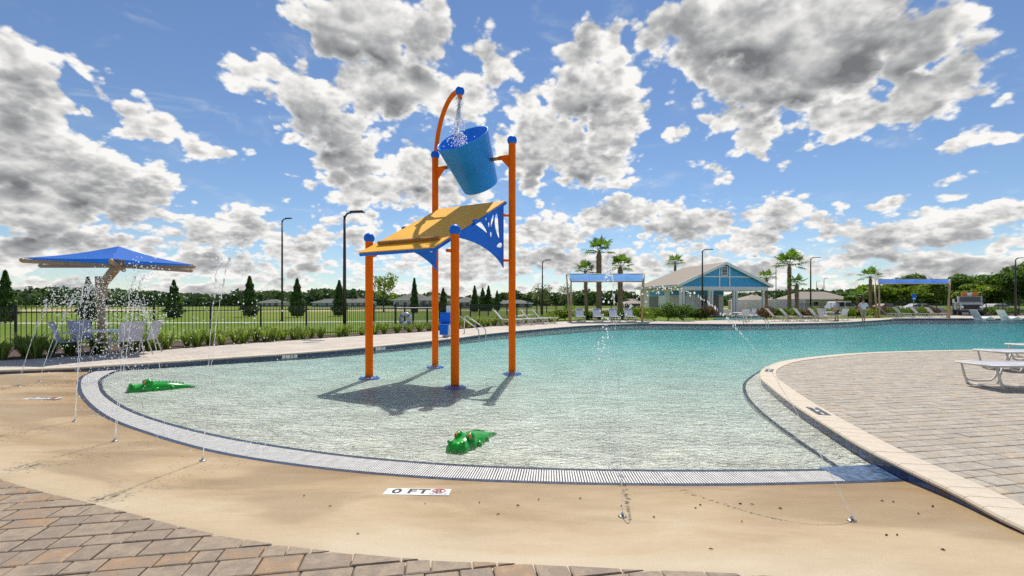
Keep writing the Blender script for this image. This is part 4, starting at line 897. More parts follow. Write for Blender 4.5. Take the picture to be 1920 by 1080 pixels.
for k, (px, py) in enumerate(((1842, 733), (1880, 697), (1936, 680))):
    x, y = gp(px, py, D); place(LG, fl, x + (1.2 if k == 0 else 1.05), y + .33, D, R(-3), ['grey sling lounger at the front of the three on the sand paver deck', 'grey sling lounger in the middle of the three on the sand paver deck', 'grey sling lounger behind the other two on the sand paver deck'][k], 'lounger', 'loungers on the sand paver deck')
for k, (px, py) in enumerate(((932, 611), (958, 609.5), (982, 608), (1004, 607))):
    x, y = gp(px, py, D); place(LG, fl, x + .6, y + .3, D, R(172), ['grey lounger by the fence beside the pool handrail, end of its row of four', 'second lounger from the handrail in the row by the fence', 'third lounger from the handrail in the row by the fence', 'lounger of the fence row standing beside the blue pavilion leg'][k], 'lounger', GN)
for k, px in enumerate((1092, 1126, 1158, 1188)):
    x, y = gp(px, 603.5, D); place(LG, fl, x, y + 1.2, D, R(88), ['lounger under the blue pavilion beside its bare tan leg', 'second lounger under the pavilion in front of the tall palm', 'third lounger under the pavilion in front of the stout palm', 'lounger under the pavilion nearest the pool house shrubs'][k], 'lounger', GN)
for k, px in enumerate((1452, 1478, 1505, 1534)):
    x, y = gp(px, 603, D); place(LG, fl, x + .6, y + .6, D, R(168), ['lounger beside the pool ladder in the row before the white fence', 'second lounger from the pool ladder before the white fence', 'third lounger from the pool ladder before the white fence', 'lounger of the white fence row standing next to the round table'][k], 'lounger', GN)
for k, px in enumerate((1664, 1694, 1727, 1756)):
    x, y = gp(px, 595.5, D); place(LG, fl, x + .5, y + .6, D, R(168), ['lounger under the dark blue pavilion next to the walking person', 'second lounger from the walking person under the dark blue pavilion', 'third lounger from the walking person under the dark blue pavilion', 'lounger under the dark blue pavilion next to the truck'][k], 'lounger', GN)
def make_chair():
    e = empty('dining_chair'); W, H = .56, .42
    for s in (-1, 1):
        y = s * W / 2
        MB().tube([(.26, y, 0), (.22, y, .30), (.20, y, .58), (.10, y, .645), (-.10, y, .65), (-.24, y, .62)], .016, 8).build('arm_frame', M_FRAME, e)
        MB().tube([(-.34, y, 0), (-.22, y, .36), (-.20, y, .42), (-.36, y, .95)], .016, 8).build('back_leg', M_FRAME, e)
    MB().tube([(-.36, -W / 2, .95), (-.36, W / 2, .95)], .016, 8).build('top_rail', M_FRAME, e)
    for x in (.22, -.2): MB().tube([(x, -W / 2, H - .01), (x, W / 2, H - .01)], .014, 8).build('seat_bar', M_FRAME, e)
    MB().grid([[(.22 - .42 * i / 6, -W / 2 + W * j / 4, H - .03 * math.sin(math.pi * i / 6)) for j in range(5)] for i in range(7)]).build('seat', M_SLING, e)
    MB().grid([[(-.20 - .16 * i / 6, -W / 2 + W * j / 4, H + .53 * i / 6) for j in range(5)] for i in range(7)]).build('backrest', M_SLING, e); return e
def make_table():
    e = empty('round_table')
    MB().lathe([(.001, .70), (.52, .70), (.545, .69), (.545, .665), (.52, .66), (.001, .66)], n=32).build('table_top', M_WHITEP, e)
    for k in range(4):
        a = R(45 + 90 * k); MB().tube([(.10 * math.cos(a), .10 * math.sin(a), .66), (.28 * math.cos(a), .28 * math.sin(a), .35), (.42 * math.cos(a), .42 * math.sin(a), 0)], .017, 8).build('leg', M_FRAME, e)
    MB().lathe([(.27, .33), (.285, .345), (.27, .36), (.255, .345), (.27, .33)], n=20).build('leg_ring', M_FRAME, e); return e
CH, TB, fc_, ft_ = make_chair(), make_table(), [False], [False]
def dining(px, py, z, nm, chairs, r=.85):
    x, y = gp(px, py, D); place(TB, ft_, x, y, D, 0, 'round pale dining table ' + nm, 'table', 'round dining tables on the decks')
    for a, lb in chairs: place(CH, fc_, x + r * math.cos(R(a)), y + r * math.sin(R(a)), D, R(a + 180), lb, 'chair', 'grey sling dining chairs round the tables')
dining(205, 664, D, 'under the big blue umbrella', ((15, 'grey sling chair turned to the fence on the pool side of the umbrella table'), (-25, 'grey sling chair with high back nearest the pool edge under the umbrella'), (165, 'grey sling chair half hidden by spray under the umbrella'), (215, 'grey sling chair behind spray at the left of the umbrella table')))
dining(1388, 601.5, D, 'in front of the pool house columns', ((180, 'grey sling chair by the pool house door with its back to the shrubs'), (-95, 'grey sling chair showing its back to the pool in front of the pool house'), (0, 'grey sling chair beside the pool ladder in front of the pool house')), .8)
dining(1562, 600, D, 'beside the standing person', ((180, 'grey sling chair next to the lounger row by the round table'), (-80, 'grey sling chair with its back to the pool beside the standing person'), (5, 'grey sling chair facing the walking person'), (95, 'grey sling chair on the far side of the table by the shrubs')), .85)
# in-pool loungers
def pool_lounger(px, label):
    x, y = gp(px, 599.8, 0); e = empty('ledge_lounger', (x, y - .4, 0), R(5)); tag(e, label, 'lounger', 'white moulded loungers standing in the water')
    prof = [(-.85, .42 + .55), (-.55, .42 + .12), (-.30, .22), (.0, .17), (.35, .27), (.62, .30), (1.05, .10)]; W = .68
    c = smooth_curve(prof, .06); n = normals2(c); mb = MB()
    mb.grid([[(p[0], -W / 2, p[1]) for p in c], [(p[0], W / 2, p[1]) for p in c]]); lo_ = c - n * .07
    mb.grid([[(p[0], W / 2, p[1]) for p in lo_], [(p[0], -W / 2, p[1]) for p in lo_]])
    for s in (-1, 1): mb.grid([[(p[0], s * W / 2, p[1]) for p in c], [(p[0], s * W / 2, p[1]) for p in lo_]])
    mb.build('shell', M_WHITEP, e); MB().bar((.0, 0, .13), (.0, 0, -.6), .5, .4, up=(0, 1, 0)).build('pedestal', M_WHITEP, e); MB().bar((-.35, 0, .2), (-.5, 0, -.6), .5, .2, up=(0, 1, 0)).build('pedestal', M_WHITEP, e)
pool_lounger(1832, 'white moulded lounger in the water in front of the truck'); pool_lounger(1882, 'white moulded lounger in the water in front of the white parked car'); pool_lounger(1936, 'white moulded lounger in the water cut off by the edge')

# ------------------------------------------------------------------ pool lift, rails, ring buoy
x, y = gp(836, 632, D); lf = empty('pool_lift', (x, y + .35, D)); tag(lf, 'white pool lift with bright blue seat at the pool edge', 'pool lift')
MB().lathe([(.001, 0.0), (.20, 0.0), (.20, .18), (.16, .28), (.13, .62), (.001, .62)], n=20).build('pedestal', M_WHITEP, lf)
MB().bar((.05, .0, .55), (.06, .05, 1.35), .17, .13).build('mast', M_WHITEP, lf)
s_ = MB(); s_.grid([[(-.26 + .44 * i / 6, -.28 - .02 * math.sin(math.pi * i / 6), .56 + .50 * j / 5) for i in range(7)] for j in range(6)]); s_.grid([[(-.26 + .44 * i / 6, -.30 - .40 * j / 4, .55 - .03 * j / 4) for i in range(7)] for j in range(5)]); so_ = s_.build('seat', M_BLUE, lf); sol = so_.modifiers.new('thick', 'SOLIDIFY'); sol.thickness = .04
MB().bar((-.04, -.66, .54), (-.04, -.72, .12), .36, .03).build('foot_rest', M_BLUE, lf); MB().bar((-.04, -.28, .62), (.03, 0, .62), .08, .08).build('seat_arm', M_STEEL, lf)
for s in (-.30, .22): MB().tube([(s, -.30, .74), (s, -.62, .72)], .02, 8).build('arm_rest', M_BLUE, lf)
def hand_rails(px0, py0, dxy, label, sep=.55, h=.86, L=1.25):
    x, y = gp(px0, py0, D); e = empty('pool_handrail', (x, y, D)); tag(e, label, 'handrail'); d = Vector((*dxy, 0)).normalized(); w = Vector((-d.y, d.x, 0)); inv = Matrix.Identity(4)
    for s in (-sep / 2, sep / 2):
        o = w * s; MB().tube([o, o + Vector((0, 0, h - .12)), o + d * .05 + Vector((0, 0, h - .03)), o + d * .13 + Vector((0, 0, h)), o + d * (L - .10) + Vector((0, 0, .30)), o + d * (L - .02) + Vector((0, 0, .22)), o + d * L + Vector((0, 0, .12)), o + d * L + Vector((0, 0, -.5))], .024, 10).build('rail', M_STEEL, e)
hand_rails(864, 626, (1.0, -.62), 'pair of stainless handrails descending from the far deck beside the pool lift')
hand_rails(1397, 607, (.9, -.75), 'pair of stainless handrails in front of the pool house table', .75, .92, 1.4)
i = dist_to(np.array([(-5.9, 26.5)]), FENCE)[1][0]; bx_, by_ = FENCE[i]
px_b = at(760, 598, by_ - .25); rb_ = empty('ring_buoy', (px_b.x, px_b.y, px_b.z)); tag(rb_, 'white ring buoy hanging on the black fence', 'ring buoy'); ring = MB()
prof = [(.27 + .11 * math.cos(a), .09 * math.sin(a)) for a in np.linspace(0, 2 * math.pi, 13)]
ring.lathe(prof, M=Matrix.Rotation(R(90), 4, 'X') @ Matrix.Rotation(0, 4, 'Z'), n=28); ro = ring.build('ring', M_WHITEP, rb_)
for k in range(4):
    a = R(45 + 90 * k); MB().lathe([(.112, -.03), (.117, 0), (.112, .03)], M=Matrix.Rotation(R(90), 4, 'X') @ Matrix.Translation((.27 * math.cos(a), .27 * math.sin(a), 0)) @ Matrix.Rotation(a, 4, 'Z') @ Matrix.Rotation(R(90), 4, 'X'), n=12).build('band', M_BLUE, rb_)
bp = empty('rescue_post', (px_b.x - .05, px_b.y + .12, D)); tag(bp, 'black post holding the ring buoy and a long white rescue pole', 'rescue post'); MB().bar((0, 0, 0), (0, 0, 1.5), .07, .07).build('upright', M_BLACK, bp)
e = empty('rescue_pole', (px_b.x, px_b.y + .04, px_b.z)); tag(e, 'long white rescue pole hung level along the fence', 'rescue pole'); pa, pb = at(696, 577.3, by_ - 2.2), at(812, 577, by_ + 1.6); MB().tube([pa - px_b, pb - px_b], .022, 8).build('pole', M_WHITEP, e)
# ------------------------------------------------------------------ black metal fences
def fence(curve, z0, top, spacing, label, limit, post_step=1.83, pick_step=0.115):
    e = empty('metal_fence', (float(curve[0][0]), float(curve[0][1]), z0)); tag(e, label, 'fence'); ox, oy = float(curve[0][0]), float(curve[0][1])
    s = np.concatenate([[0], np.cumsum(np.linalg.norm(np.diff(curve, axis=0), axis=1))]); q = np.arange(0, s[-1], post_step)
    Pp = np.stack([np.interp(q, s, curve[:, k]) for k in range(2)], 1); H = top - z0; pk = 0; rest = MB()
    pm = MB().box((0, 0, H / 2 + .02), (.065, .065, H + .04)).box((0, 0, H + .05), (.08, .08, .025)).mesh('post'); pm.materials.append(M_BLACK)
    km = MB().box((0, 0, H / 2), (.019, .019, H - .06)).mesh('picket'); km.materials.append(M_BLACK)
    order = np.argsort([abs(p[1]) for p in Pp[:-1]])
    for r_, i in enumerate(order):
        p, n = Pp[i], Pp[i + 1]; t = n - p; L = np.linalg.norm(t); a = math.atan2(t[1], t[0])
        o = obj('post', pm, M_BLACK, e, (p[0] - ox, p[1] - oy, 0)); o.rotation_euler.z = a
        for z in (H - .02, H - .20, .14):
            b = MB().bar((p[0] - ox, p[1] - oy, z), (n[0] - ox, n[1] - oy, z), .026, .034); b.build('rail', M_BLACK, e)
        m = int(L / pick_step)
        for k in range(1, m):
            c = p + t * k / m
            if pk < limit:
                o = obj('picket', km, M_BLACK, e, (c[0] - ox, c[1] - oy, 0)); o.rotation_euler.z = a; pk += 1
            else: rest.box((c[0] - ox, c[1] - oy, H / 2), (.019, .019, H - .06), a)
    if rest.v: tag(rest.build('picket_run', M_BLACK, e), kind='stuff')
fv = FENCE[(FENCE[:, 1] > 12.5)]
fence(fv, G, 1.49, 1.83, 'long black metal picket fence between the planting bed and the lawn', 300)
fr_ = smooth_curve([(36.5, 60), (40, 56.5), (46, 55), (52, 54.5), (64, 54)], .1)
fence(fr_, G, 1.55, 1.83, 'black metal picket fence in front of the car park', 0)

# ------------------------------------------------------------------ plants
def tuft(n_bl, h, spread):
    mb = MB()
    for _ in range(n_bl):
        a = random.uniform(0, 2 * math.pi); r = random.uniform(0, .08); L = h * random.uniform(.6, 1.1); o = spread * random.uniform(.3, 1.1); w = .011
        b = Vector((r * math.cos(a), r * math.sin(a), 0)); m_ = b + Vector((o * .45 * math.cos(a), o * .45 * math.sin(a), L * .75)); t = b + Vector((o * math.cos(a), o * math.sin(a), L * random.uniform(.65, 1.0))); s = Vector((-math.sin(a), math.cos(a), 0)) * w
        mb.add([b - s, b + s, m_ + s, m_ - s, t], [(0, 1, 2, 3), (3, 2, 4)])
    return mb
TM = [tuft(80, .52, .46).mesh('blades') for _ in range(4)]
for m_ in TM: m_.materials.append(L_GRASS)
dm, ii = dist_to(BED, FENCE); nB = normals2(BED); sB = np.concatenate([[0], np.cumsum(np.linalg.norm(np.diff(BED, axis=0), axis=1))])
q = 0; tn = 0; s_ = sB[np.argmin(abs(BED[:, 0] + 17))]; rt_ = random.Random(5)
while True:
    i = int(np.searchsorted(sB, s_)); p = BED[i]
    if p[0] > 4 or i >= len(BED) - 2: break
    for rowk in range(2 if p[1] < 20 else 1):
        o = obj('grass_tuft', TM[tn % 4], L_GRASS, None, (p[0] + nB[i][0] * (.38 + .65 * rowk) + rt_.uniform(-.1, .1), p[1] + nB[i][1] * (.38 + .65 * rowk) + rt_.uniform(-.1, .1), D - .02)); k_ = rt_.uniform(1.0, 1.45); o.scale = (k_, k_, k_ * rt_.uniform(.85, 1.1)); o.rotation_euler.z = rt_.uniform(0, 6.28)
        tag(o, 'tuft of pale striped liriope grass in the mulch along the fence', 'grass tuft', 'liriope tufts along the fence'); tn += 1
    s_ += rt_.uniform(.55, .8)
def leaf_cloud(n, blobs):
    """points spread through a set of ellipsoids (x,y,z,rx,ry,rz), denser at the skin"""
    w = np.array([b[3] * b[4] * b[5] for b in blobs]) ** .7; w /= w.sum(); out = []; nr = []
    for b, k in zip(blobs, (w * n).astype(int) + 1):
        d = rng.normal(size=(k, 3)); d /= np.linalg.norm(d, axis=1)[:, None]; r = rng.uniform(.25, 1, (k, 1)) ** .45 * (1 + .12 * rng.normal(size=(k, 1)))
        out.append(np.array(b[:3]) + d * r * np.array(b[3:])); nr.append(d)
    return np.vstack(out), np.vstack(nr)
def shrub(px, py, w, h, leaf, label, group, n=2200, sz=.085, name='shrub'):
    x, y = gp(px, py, D - .02); e = empty(name, (x, y, D - .02)); tag(e, label, name.replace('_', ' '), group)
    bl = [(random.gauss(0, .22) * w, random.gauss(0, .2) * w, h * random.uniform(.35, .68), w * random.uniform(.22, .36), w * random.uniform(.22, .36), h * random.uniform(.22, .36)) for _ in range(8)]
    c, nr = leaf_cloud(n, bl); c[:, 2] = np.maximum(c[:, 2], .02); obj('foliage', quads_mesh('foliage', c, rng.uniform(.7, 1.3, len(c)) * sz, nr), leaf, e)
    st_ = MB()
    for k in range(4): b_ = bl[k]; st_.tube([(0, 0, 0), (b_[0] * .5, b_[1] * .5, b_[2] * .5), (b_[0], b_[1], b_[2])], [.02, .015, .008], 6)
    tag(st_.build('stem', M_BARK, e), kind='stuff')
GS = 'shrubs planted round the pool house and decks'
SHR = [(1228, 602, 1.9, 1.3, L_LIGHT, 'broad light green shrub beside the blue pavilion post'), (1252, 602, 2.2, 1.7, L_OAK, 'dark leafy shrub before the recessed pool house door'), (1282, 602.5, 2.0, 1.5, L_PALM, 'mid green shrub under the first pool house column'), (1305, 600, 1.7, 1.2, L_OAK, 'dark rounded shrub by the tall lamp post'), (1326, 600, 1.3, 1.4, L_RED, 'reddish shrub beside the pool house entrance'),
       (1060, 600.5, 1.6, 1.0, L_LIGHT, 'light green shrub behind the pavilion leg'), (1110, 599.5, 1.8, .9, L_OAK, 'low dark shrub between the pavilion loungers'), (1145, 599.5, 1.8, 1.0, L_LIGHT, 'bright shrub at the foot of the tall palm'), (1178, 599.5, 1.9, 1.2, L_PALM, 'mid green shrub at the foot of the stout palm'), (1204, 600.5, 1.6, 1.2, L_LIGHT, 'light shrub against the cream end wall'),
       (1436, 598, 2.0, 1.3, L_RED, 'bronze leaved shrub before the white fence'), (1458, 598, 2.0, 1.2, L_OAK, 'dark green shrub behind the first ladder lounger'), (1482, 597.5, 2.2, 1.1, L_LIGHT, 'bright green shrub before the white fence'), (1510, 597.5, 2.0, 1.0, L_RED, 'rusty shrub under the leaning palms'), (1535, 597, 2.4, 1.2, L_LIGHT, 'light shrub beyond the white fence end'),
       (1590, 596, 2.6, 1.1, L_LIGHT, 'yellow green shrub between the two people'), (1606, 595.5, 2.0, 1.2, L_RED, 'copper shrub behind the walking person'), (1640, 595, 2.6, 1.3, L_RED, 'rust coloured shrub at the dark pavilion leg'), (1680, 593, 2.4, 1.1, L_OAK, 'dark shrub behind the dark pavilion loungers'), (1712, 593, 2.4, 1.1, L_LIGHT, 'bright shrub under the blue sign'), (1745, 592, 2.4, 1.2, L_RED, 'reddish shrub beside the truck'), (1855, 591.5, 3.0, 1.2, L_LIGHT, 'yellow green shrub in front of the right hand fence'), (1890, 591.5, 2.8, 1.0, L_OAK, 'dark shrub by the right hand lamp post')]
for s in SHR: shrub(*s, GS)
for px, py in ((900, 613.5), (885, 615), (870, 617), (925, 610), (950, 608), (1030, 604), (1045, 602)): shrub(px, py - 2, 1.1, .7, L_LIGHT, 'low light green bush at the foot of the fence behind the loungers', 'low bushes along the fence', 400, .06)
def conifer(px, yt, yb, wpx, label, leaf=None, lean=0):
    x, y = gp(px, yb, G); h = (yb - yt) / F * y; w = wpx / F * y; e = empty('conifer', (x, y, G)); tag(e, label, 'tree', 'young conifers on the lawn behind the fence')
    n = 2600; t = rng.uniform(0.0, 1, n) ** 1.15; r = w / 2 * np.minimum(1, (1 - t) ** .75 * 1.08) * (0.55 + .45 * np.minimum(1, t / .12)) * rng.uniform(.35, 1.08, n) ** .5 * (1 + .18 * np.sin(t * 31 + 2)); a = rng.uniform(0, 2 * math.pi, n)
    c = np.stack([r * np.cos(a) * (1 + .1 * np.sin(3 * a)), r * np.sin(a), .15 + t * (h - .15)], 1); nr = np.stack([np.cos(a), np.sin(a), np.full(n, .7)], 1)
    obj('crown', quads_mesh('crown', c, rng.uniform(.6, 1.4, n) * h * .028, nr, 2.4), leaf or L_CYP, e); MB().tube([(0, 0, -.05), (0, 0, h * .5), (0, 0, h * .97)], [.07, .045, .01], 7).build('trunk', M_BARK, e)
for a in [(10, 508, 606, 34, 'tall narrow conifer at the edge of the lawn beside a far street light'), (165, 520, 601, 36, 'dark conifer rising behind the umbrella mast'), (326, 526, 598, 34, 'conifer partly hidden by fountain spray right of the umbrella'), (468, 518, 594, 33, 'slim conifer with a wispy top left of the near lamp post'), (557, 523, 595, 31, 'broad based conifer between the two lamp posts'), (636, 526, 593, 28, 'conifer standing just behind the lamp post at the bed'),
          (777, 522, 587, 17, 'thin conifer behind the ring buoy'), (831, 540, 588, 22, 'short conifer behind the pool lift'), (890, 536, 585, 18, 'conifer with brownish needles beyond the fence'), (916, 536, 584, 18, 'conifer in the close pair beyond the handrail'), (905, 540, 584, 20, 'dense conifer beside the close pair beyond the handrail'), (932, 545, 583, 14, 'small light conifer at the end of the group beyond the handrail')]: conifer(*a)
def limbs(mb, h, w, n, r0, start=.3, up=.6, seed=1):
    rr = random.Random(seed); tips = []
    mb.tube([(0, 0, -.05), (rr.uniform(-.03, .03) * h, 0, h * .35), (rr.uniform(-.03, .03) * h, rr.uniform(-.03, .03) * h, h * .72)], [r0, r0 * .7, r0 * .3], 8)
    for k in range(n):
        a = 2.4 * k + rr.uniform(-.4, .4); z = h * (start + (.72 - start) * k / n); L = w * rr.uniform(.6, 1.0); t = Vector((L * math.cos(a), L * math.sin(a), z + L * up * rr.uniform(.6, 1.4)))
        m_ = Vector((t.x * .5, t.y * .5, z + (t.z - z) * .35)); mb.tube([(0, 0, z), m_, t], [r0 * .38, r0 * .25, r0 * .08], 6); tips.append(t)
    return tips
def broadleaf(x, y, z0, h, w, leaf, label, group, n=5000, sz=.22, bark=None, start=.3, seed=1, dens=1.0):
    e = empty('tree', (x, y, z0)); tag(e, label, 'tree', group); tk = MB(); tips = limbs(tk, h, w * .42, 9, h * .022, start, .6, seed); tk.build('trunk', bark or M_BARK, e); rr = random.Random(seed)
    bl = []
    for t in tips: bl.append((t.x, t.y, t.z, w * rr.uniform(.16, .26), w * rr.uniform(.16, .26), h * rr.uniform(.09, .15)))
    for _ in range(int(7 * dens)): a = rr.uniform(0, 6.28); q = rr.uniform(0, .36) * w; bl.append((q * math.cos(a), q * math.sin(a), h * rr.uniform(.5, .86), w * rr.uniform(.14, .25), w * rr.uniform(.14, .25), h * rr.uniform(.08, .15)))
    c, nr = leaf_cloud(n, bl); obj('crown', quads_mesh('crown', c, rng.uniform(.6, 1.4, len(c)) * sz, nr), leaf, e); return e
def tree_px(px, yt, yb, wpx, Y, leaf, label, group, **k):
    z0 = G; h = CZ + (Y0 - yt) / F * Y - z0; broadleaf((px - CX) / F * Y, Y, z0, h, wpx / F * Y, leaf, label, group, **k)
tree_px(720, 510, 582, 46, 80, L_LIGHT, 'airy light green young tree between the orange posts', 'young trees on the lawn', n=900, sz=.24, seed=3)
tree_px(1015, 522, 590, 40, 60, L_PALE, 'sparse grey green young tree behind the thin lamp post', 'young trees on the lawn', n=800, sz=.13, seed=4)
tree_px(1062, 528, 590, 34, 62, L_PALE, 'half bare young tree beside the pavilion legs', 'young trees on the lawn', n=500, sz=.12, seed=6)
GT = 'trees beyond the car park on the right'
for k, (px, yt, w, Y, lf_, lb) in enumerate([(1655, 531, 70, 95, L_LIGHT, 'light green tree behind the left leg of the dark blue pavilion'), (1700, 515, 75, 100, L_OAK, 'rounded tree rising above the dark blue pavilion roof'), (1738, 532, 60, 92, L_LIGHT, 'bright tree under the pavilion roof'), (1780, 517, 70, 105, L_OAK, 'dark tree beyond the truck with a flat top'), (1822, 513, 75, 110, L_OAK, 'broad dark tree right of the pavilion roof'), (1815, 543, 50, 85, L_LIGHT, 'low light green tree above the truck'),
     (1850, 534, 62, 84, L_LIGHT, 'yellow green tree left of the right hand lamp post'), (1868, 518, 72, 100, L_OAK, 'dark crown behind the yellow green tree'), (1905, 497, 85, 80, L_OAK, 'tallest leafy tree beside the right hand lamp post'), (1945, 485, 95, 78, L_OAK, 'large tree cut off by the edge of the view'), (1612, 545, 46, 100, L_OAK, 'small dark tree beyond the walking person'), (1585, 548, 40, 120, L_OAK, 'small round tree behind the parked white wagon')]):
    tree_px(px, yt, 0, w, Y, lf_, lb, GT, n=5200, sz=.34, start=.18, seed=20 + k, dens=1.6)
# palms: trunk with boots and fan leaves
def palm(x, y, z0, h, label, n_f=20, fr=1.15, tr=.16, seed=1, boots=True, lean=0.0):
    fr *= 1.3; n_f = int(n_f * 1.2)
    rr = random.Random(seed); e = empty('palm_tree', (x, y, z0)); tag(e, label, 'palm tree', 'palm trees by the pool'); top = Vector((lean * h, 0, h))
    MB().tube([(0, 0, -.05), (lean * h * .4, 0, h * .45), (lean * h * .9, 0, h * .93), top], [tr * 1.15, tr * .92, tr, tr * .55], 12).build('trunk', M_PALMBARK, e)
    if boots:
        bt = MB()
        for k in range(int(h * 26)):
            z = h * (.42 + .52 * rr.random()); a = rr.uniform(0, 6.28); c = Vector((lean * z, 0, z)); d = Vector((math.cos(a), math.sin(a), 0)); s = Vector((-math.sin(a), math.cos(a), 0)) * .045
            b = c + d * tr * .85; t = c + d * (tr + rr.uniform(.06, .13)) + Vector((0, 0, rr.uniform(.10, .22))); bt.add([b - s, b + s, t + s * .4, t - s * .4], [(0, 1, 2, 3)])
        tag(bt.build('leaf_bases', M_PALMBARK, e), kind='stuff')
    for k in range(n_f):
        a = 2.4 * k + rr.uniform(-.2, .2); el = R(80 - 95 * (k / n_f) ** .8 + rr.uniform(-8, 8)); d = Vector((math.cos(a) * math.cos(el), math.sin(a) * math.cos(el), math.sin(el))); Ls = fr * rr.uniform(.45, .62); p1 = top + d * Ls
        mb = MB(); mb.tube([top, p1], [.022, .012], 5); sd = d.cross(Vector((0, 0, 1))); sd = sd.normalized() if sd.length > .1 else Vector((1, 0, 0)); up = sd.cross(d); nb = 15
        for j in range(nb):
            f = (j / (nb - 1) - .5) * R(205); dr = d * math.cos(f) + sd * math.sin(f); L = fr * rr.uniform(.5, .66) * (1 - .18 * abs(f)); m_ = p1 + dr * L * .55 + up * .02; t = p1 + dr * L + Vector((0, 0, -L * rr.uniform(.10, .34))); s = dr.cross(up).normalized() * fr * .034
            mb.add([p1, m_ - s, m_ + s, t], [(0, 1, 2), (1, 3, 2)])
        mb.build('frond', L_PALM, e)
def palm_px(px, yt, yb, label, Y=None, z0=G, **k):
    if Y is None: x, Y = gp(px, yb, z0)
    x = (px - CX) / F * Y; h = CZ + (Y0 - yt) / F * Y - z0; palm(x, Y, z0, h, label, **k)
palm_px(1123, 472, 0, 'tallest palm rising over the blue pavilion', Y=46, n_f=14, fr=1.35, tr=.26, seed=2)
palm_px(1100, 510, 0, 'slim palm behind the left half of the blue pavilion', Y=45, n_f=13, fr=1.0, tr=.17, seed=3, lean=-.03)
palm_px(1163, 501, 0, 'stout palm behind the right half of the blue pavilion', Y=46, n_f=15, fr=1.2, tr=.24, seed=4)
palm_px(1480, 497, 0, 'tall palm with spreading fronds before the white fence', Y=55, n_f=16, fr=1.65, tr=.22, seed=5)
palm_px(1437, 522, 0, 'palm beside the right end of the pool house roof', Y=56, n_f=13, fr=1.0, tr=.17, seed=6)
palm_px(1494, 533, 0, 'short drooping palm next to the tall spreading palm', Y=54, n_f=11, fr=1.0, tr=.20, seed=7)
palm_px(1266, 493, 0, 'palm showing only its crown above the pool house roof', Y=78, n_f=14, fr=1.4, tr=.2, seed=8)
palm_px(1632, 520, 0, 'palm at the left end of the dark blue pavilion', Y=62, n_f=14, fr=1.25, tr=.18, seed=9)
palm_px(1608, 556, 0, 'small palm behind the walking person', Y=60, n_f=12, fr=1.0, tr=.17, seed=10)
palm_px(1070, 590, 0, 'young palm seedling beside the pavilion legs', Y=41, n_f=10, fr=.9, tr=.06, seed=11, boots=False)
# far wood
N = 52000; az_ = rng.uniform(-1.0, 1.0, N); dd = rng.uniform(240, 300, N); X = np.tan(az_ * .93) * 270 + rng.normal(0, 4, N)
top = 6.2 + 1.5 * np.sin(X * .045) + 1.1 * np.sin(X * .13 + 1) + 1.0 * np.sin(X * .31 + 2) + .6 * np.sin(X * .83)
top *= np.interp(X, [-300, -150, 0, 60, 200, 400], [1.15, 1.0, .95, .9, 1.05, 1.5])
Z = rng.uniform(0, 1, N) ** .6 * top; c = np.stack([X, dd, Z], 1)
wd = obj('far_wood', quads_mesh('far_wood', c, rng.uniform(1.0, 2.4, N), None, 1.3), L_FAR); tag(wd, 'distant dark green wood along the horizon', 'wood', kind='stuff')

# ------------------------------------------------------------------ lamp posts
def lamp_post(x, y, h, label, arm=1, r=.075, head=.62, ang=0.0, z0=G):
    e = empty('lamp_post', (x, y, z0), ang); tag(e, label, 'lamp post', 'dark bronze lamp posts'); MB().tube([(0, 0, 0), (0, 0, h * .6), (0, 0, h - .05)], [r, r * .82, r * .62], 12).build('pole', M_BRONZE, e)
    MB().lathe([(.001, .10), (r * 1.5, .10), (r * 1.7, 0)], n=14).build('base', M_BRONZE, e); MB().tube([(0, 0, h - .12), (arm * .12, 0, h + .05), (arm * .34, 0, h + .12)], [r * .6, r * .5, r * .45], 10).build('arm', M_BRONZE, e)
    MB().add([(arm * .28, -.13, h + .10), (arm * (.30 + head), -.16, h + .12), (arm * (.30 + head), .16, h + .12), (arm * .28, .13, h + .10), (arm * .28, -.13, h + .17), (arm * (.26 + head), -.15, h + .19), (arm * (.26 + head), .15, h + .19), (arm * .28, .13, h + .17)], [(3, 2, 1, 0), (4, 5, 6, 7), (0, 1, 5, 4), (1, 2, 6, 5), (2, 3, 7, 6), (3, 0, 4, 7)]).build('lamp_head', M_BRONZE, e)
def lamp_px(px, yt, Y, label, **k): lamp_post((px - CX) / F * Y, Y, CZ + (Y0 - yt) / F * Y - k.get('z0', G) - .12, label, **k)
lamp_px(529, 410, 39, 'dark lamp post standing on the lawn left of the bed', head=.5, r=.09)
lamp_px(646, 398, 22.0, 'tall dark lamp post rising from the planting bed', head=.62, r=.085)
lamp_px(1017, 488, 44, 'slim lamp post behind the row of fence loungers', head=.5)
lamp_px(1317, 468, 50.5, 'dark lamp post in front of the pool house gable', head=.85, r=.1)
lamp_px(1520, 483, 60, 'lamp post behind the white fence row of loungers', head=.95, r=.1)
lamp_px(1455, 499, 78, 'plain post light beyond the pool house palm', head=.3)
lamp_px(1904, 484, 52, 'lamp post in front of the tallest right hand tree', head=.55, r=.1)
lamp_px(1545, 522, 130, 'far lamp post beyond the car park', head=.7, r=.11); lamp_px(1531, 527, 150, 'farthest lamp post beside its twin beyond the car park', head=.7, r=.11)
lamp_px(48, 537, 110, 'pale street light on the far side of the lawn', head=1.4, r=.1)

# ------------------------------------------------------------------ pool house
bx = (1358 - CX) / F * 52.0; bh = empty('pool_house', (bx, 52.0, D), R(10.0)); tag(bh, 'cream pool house with bright blue gable and tan hipped roof', 'building')
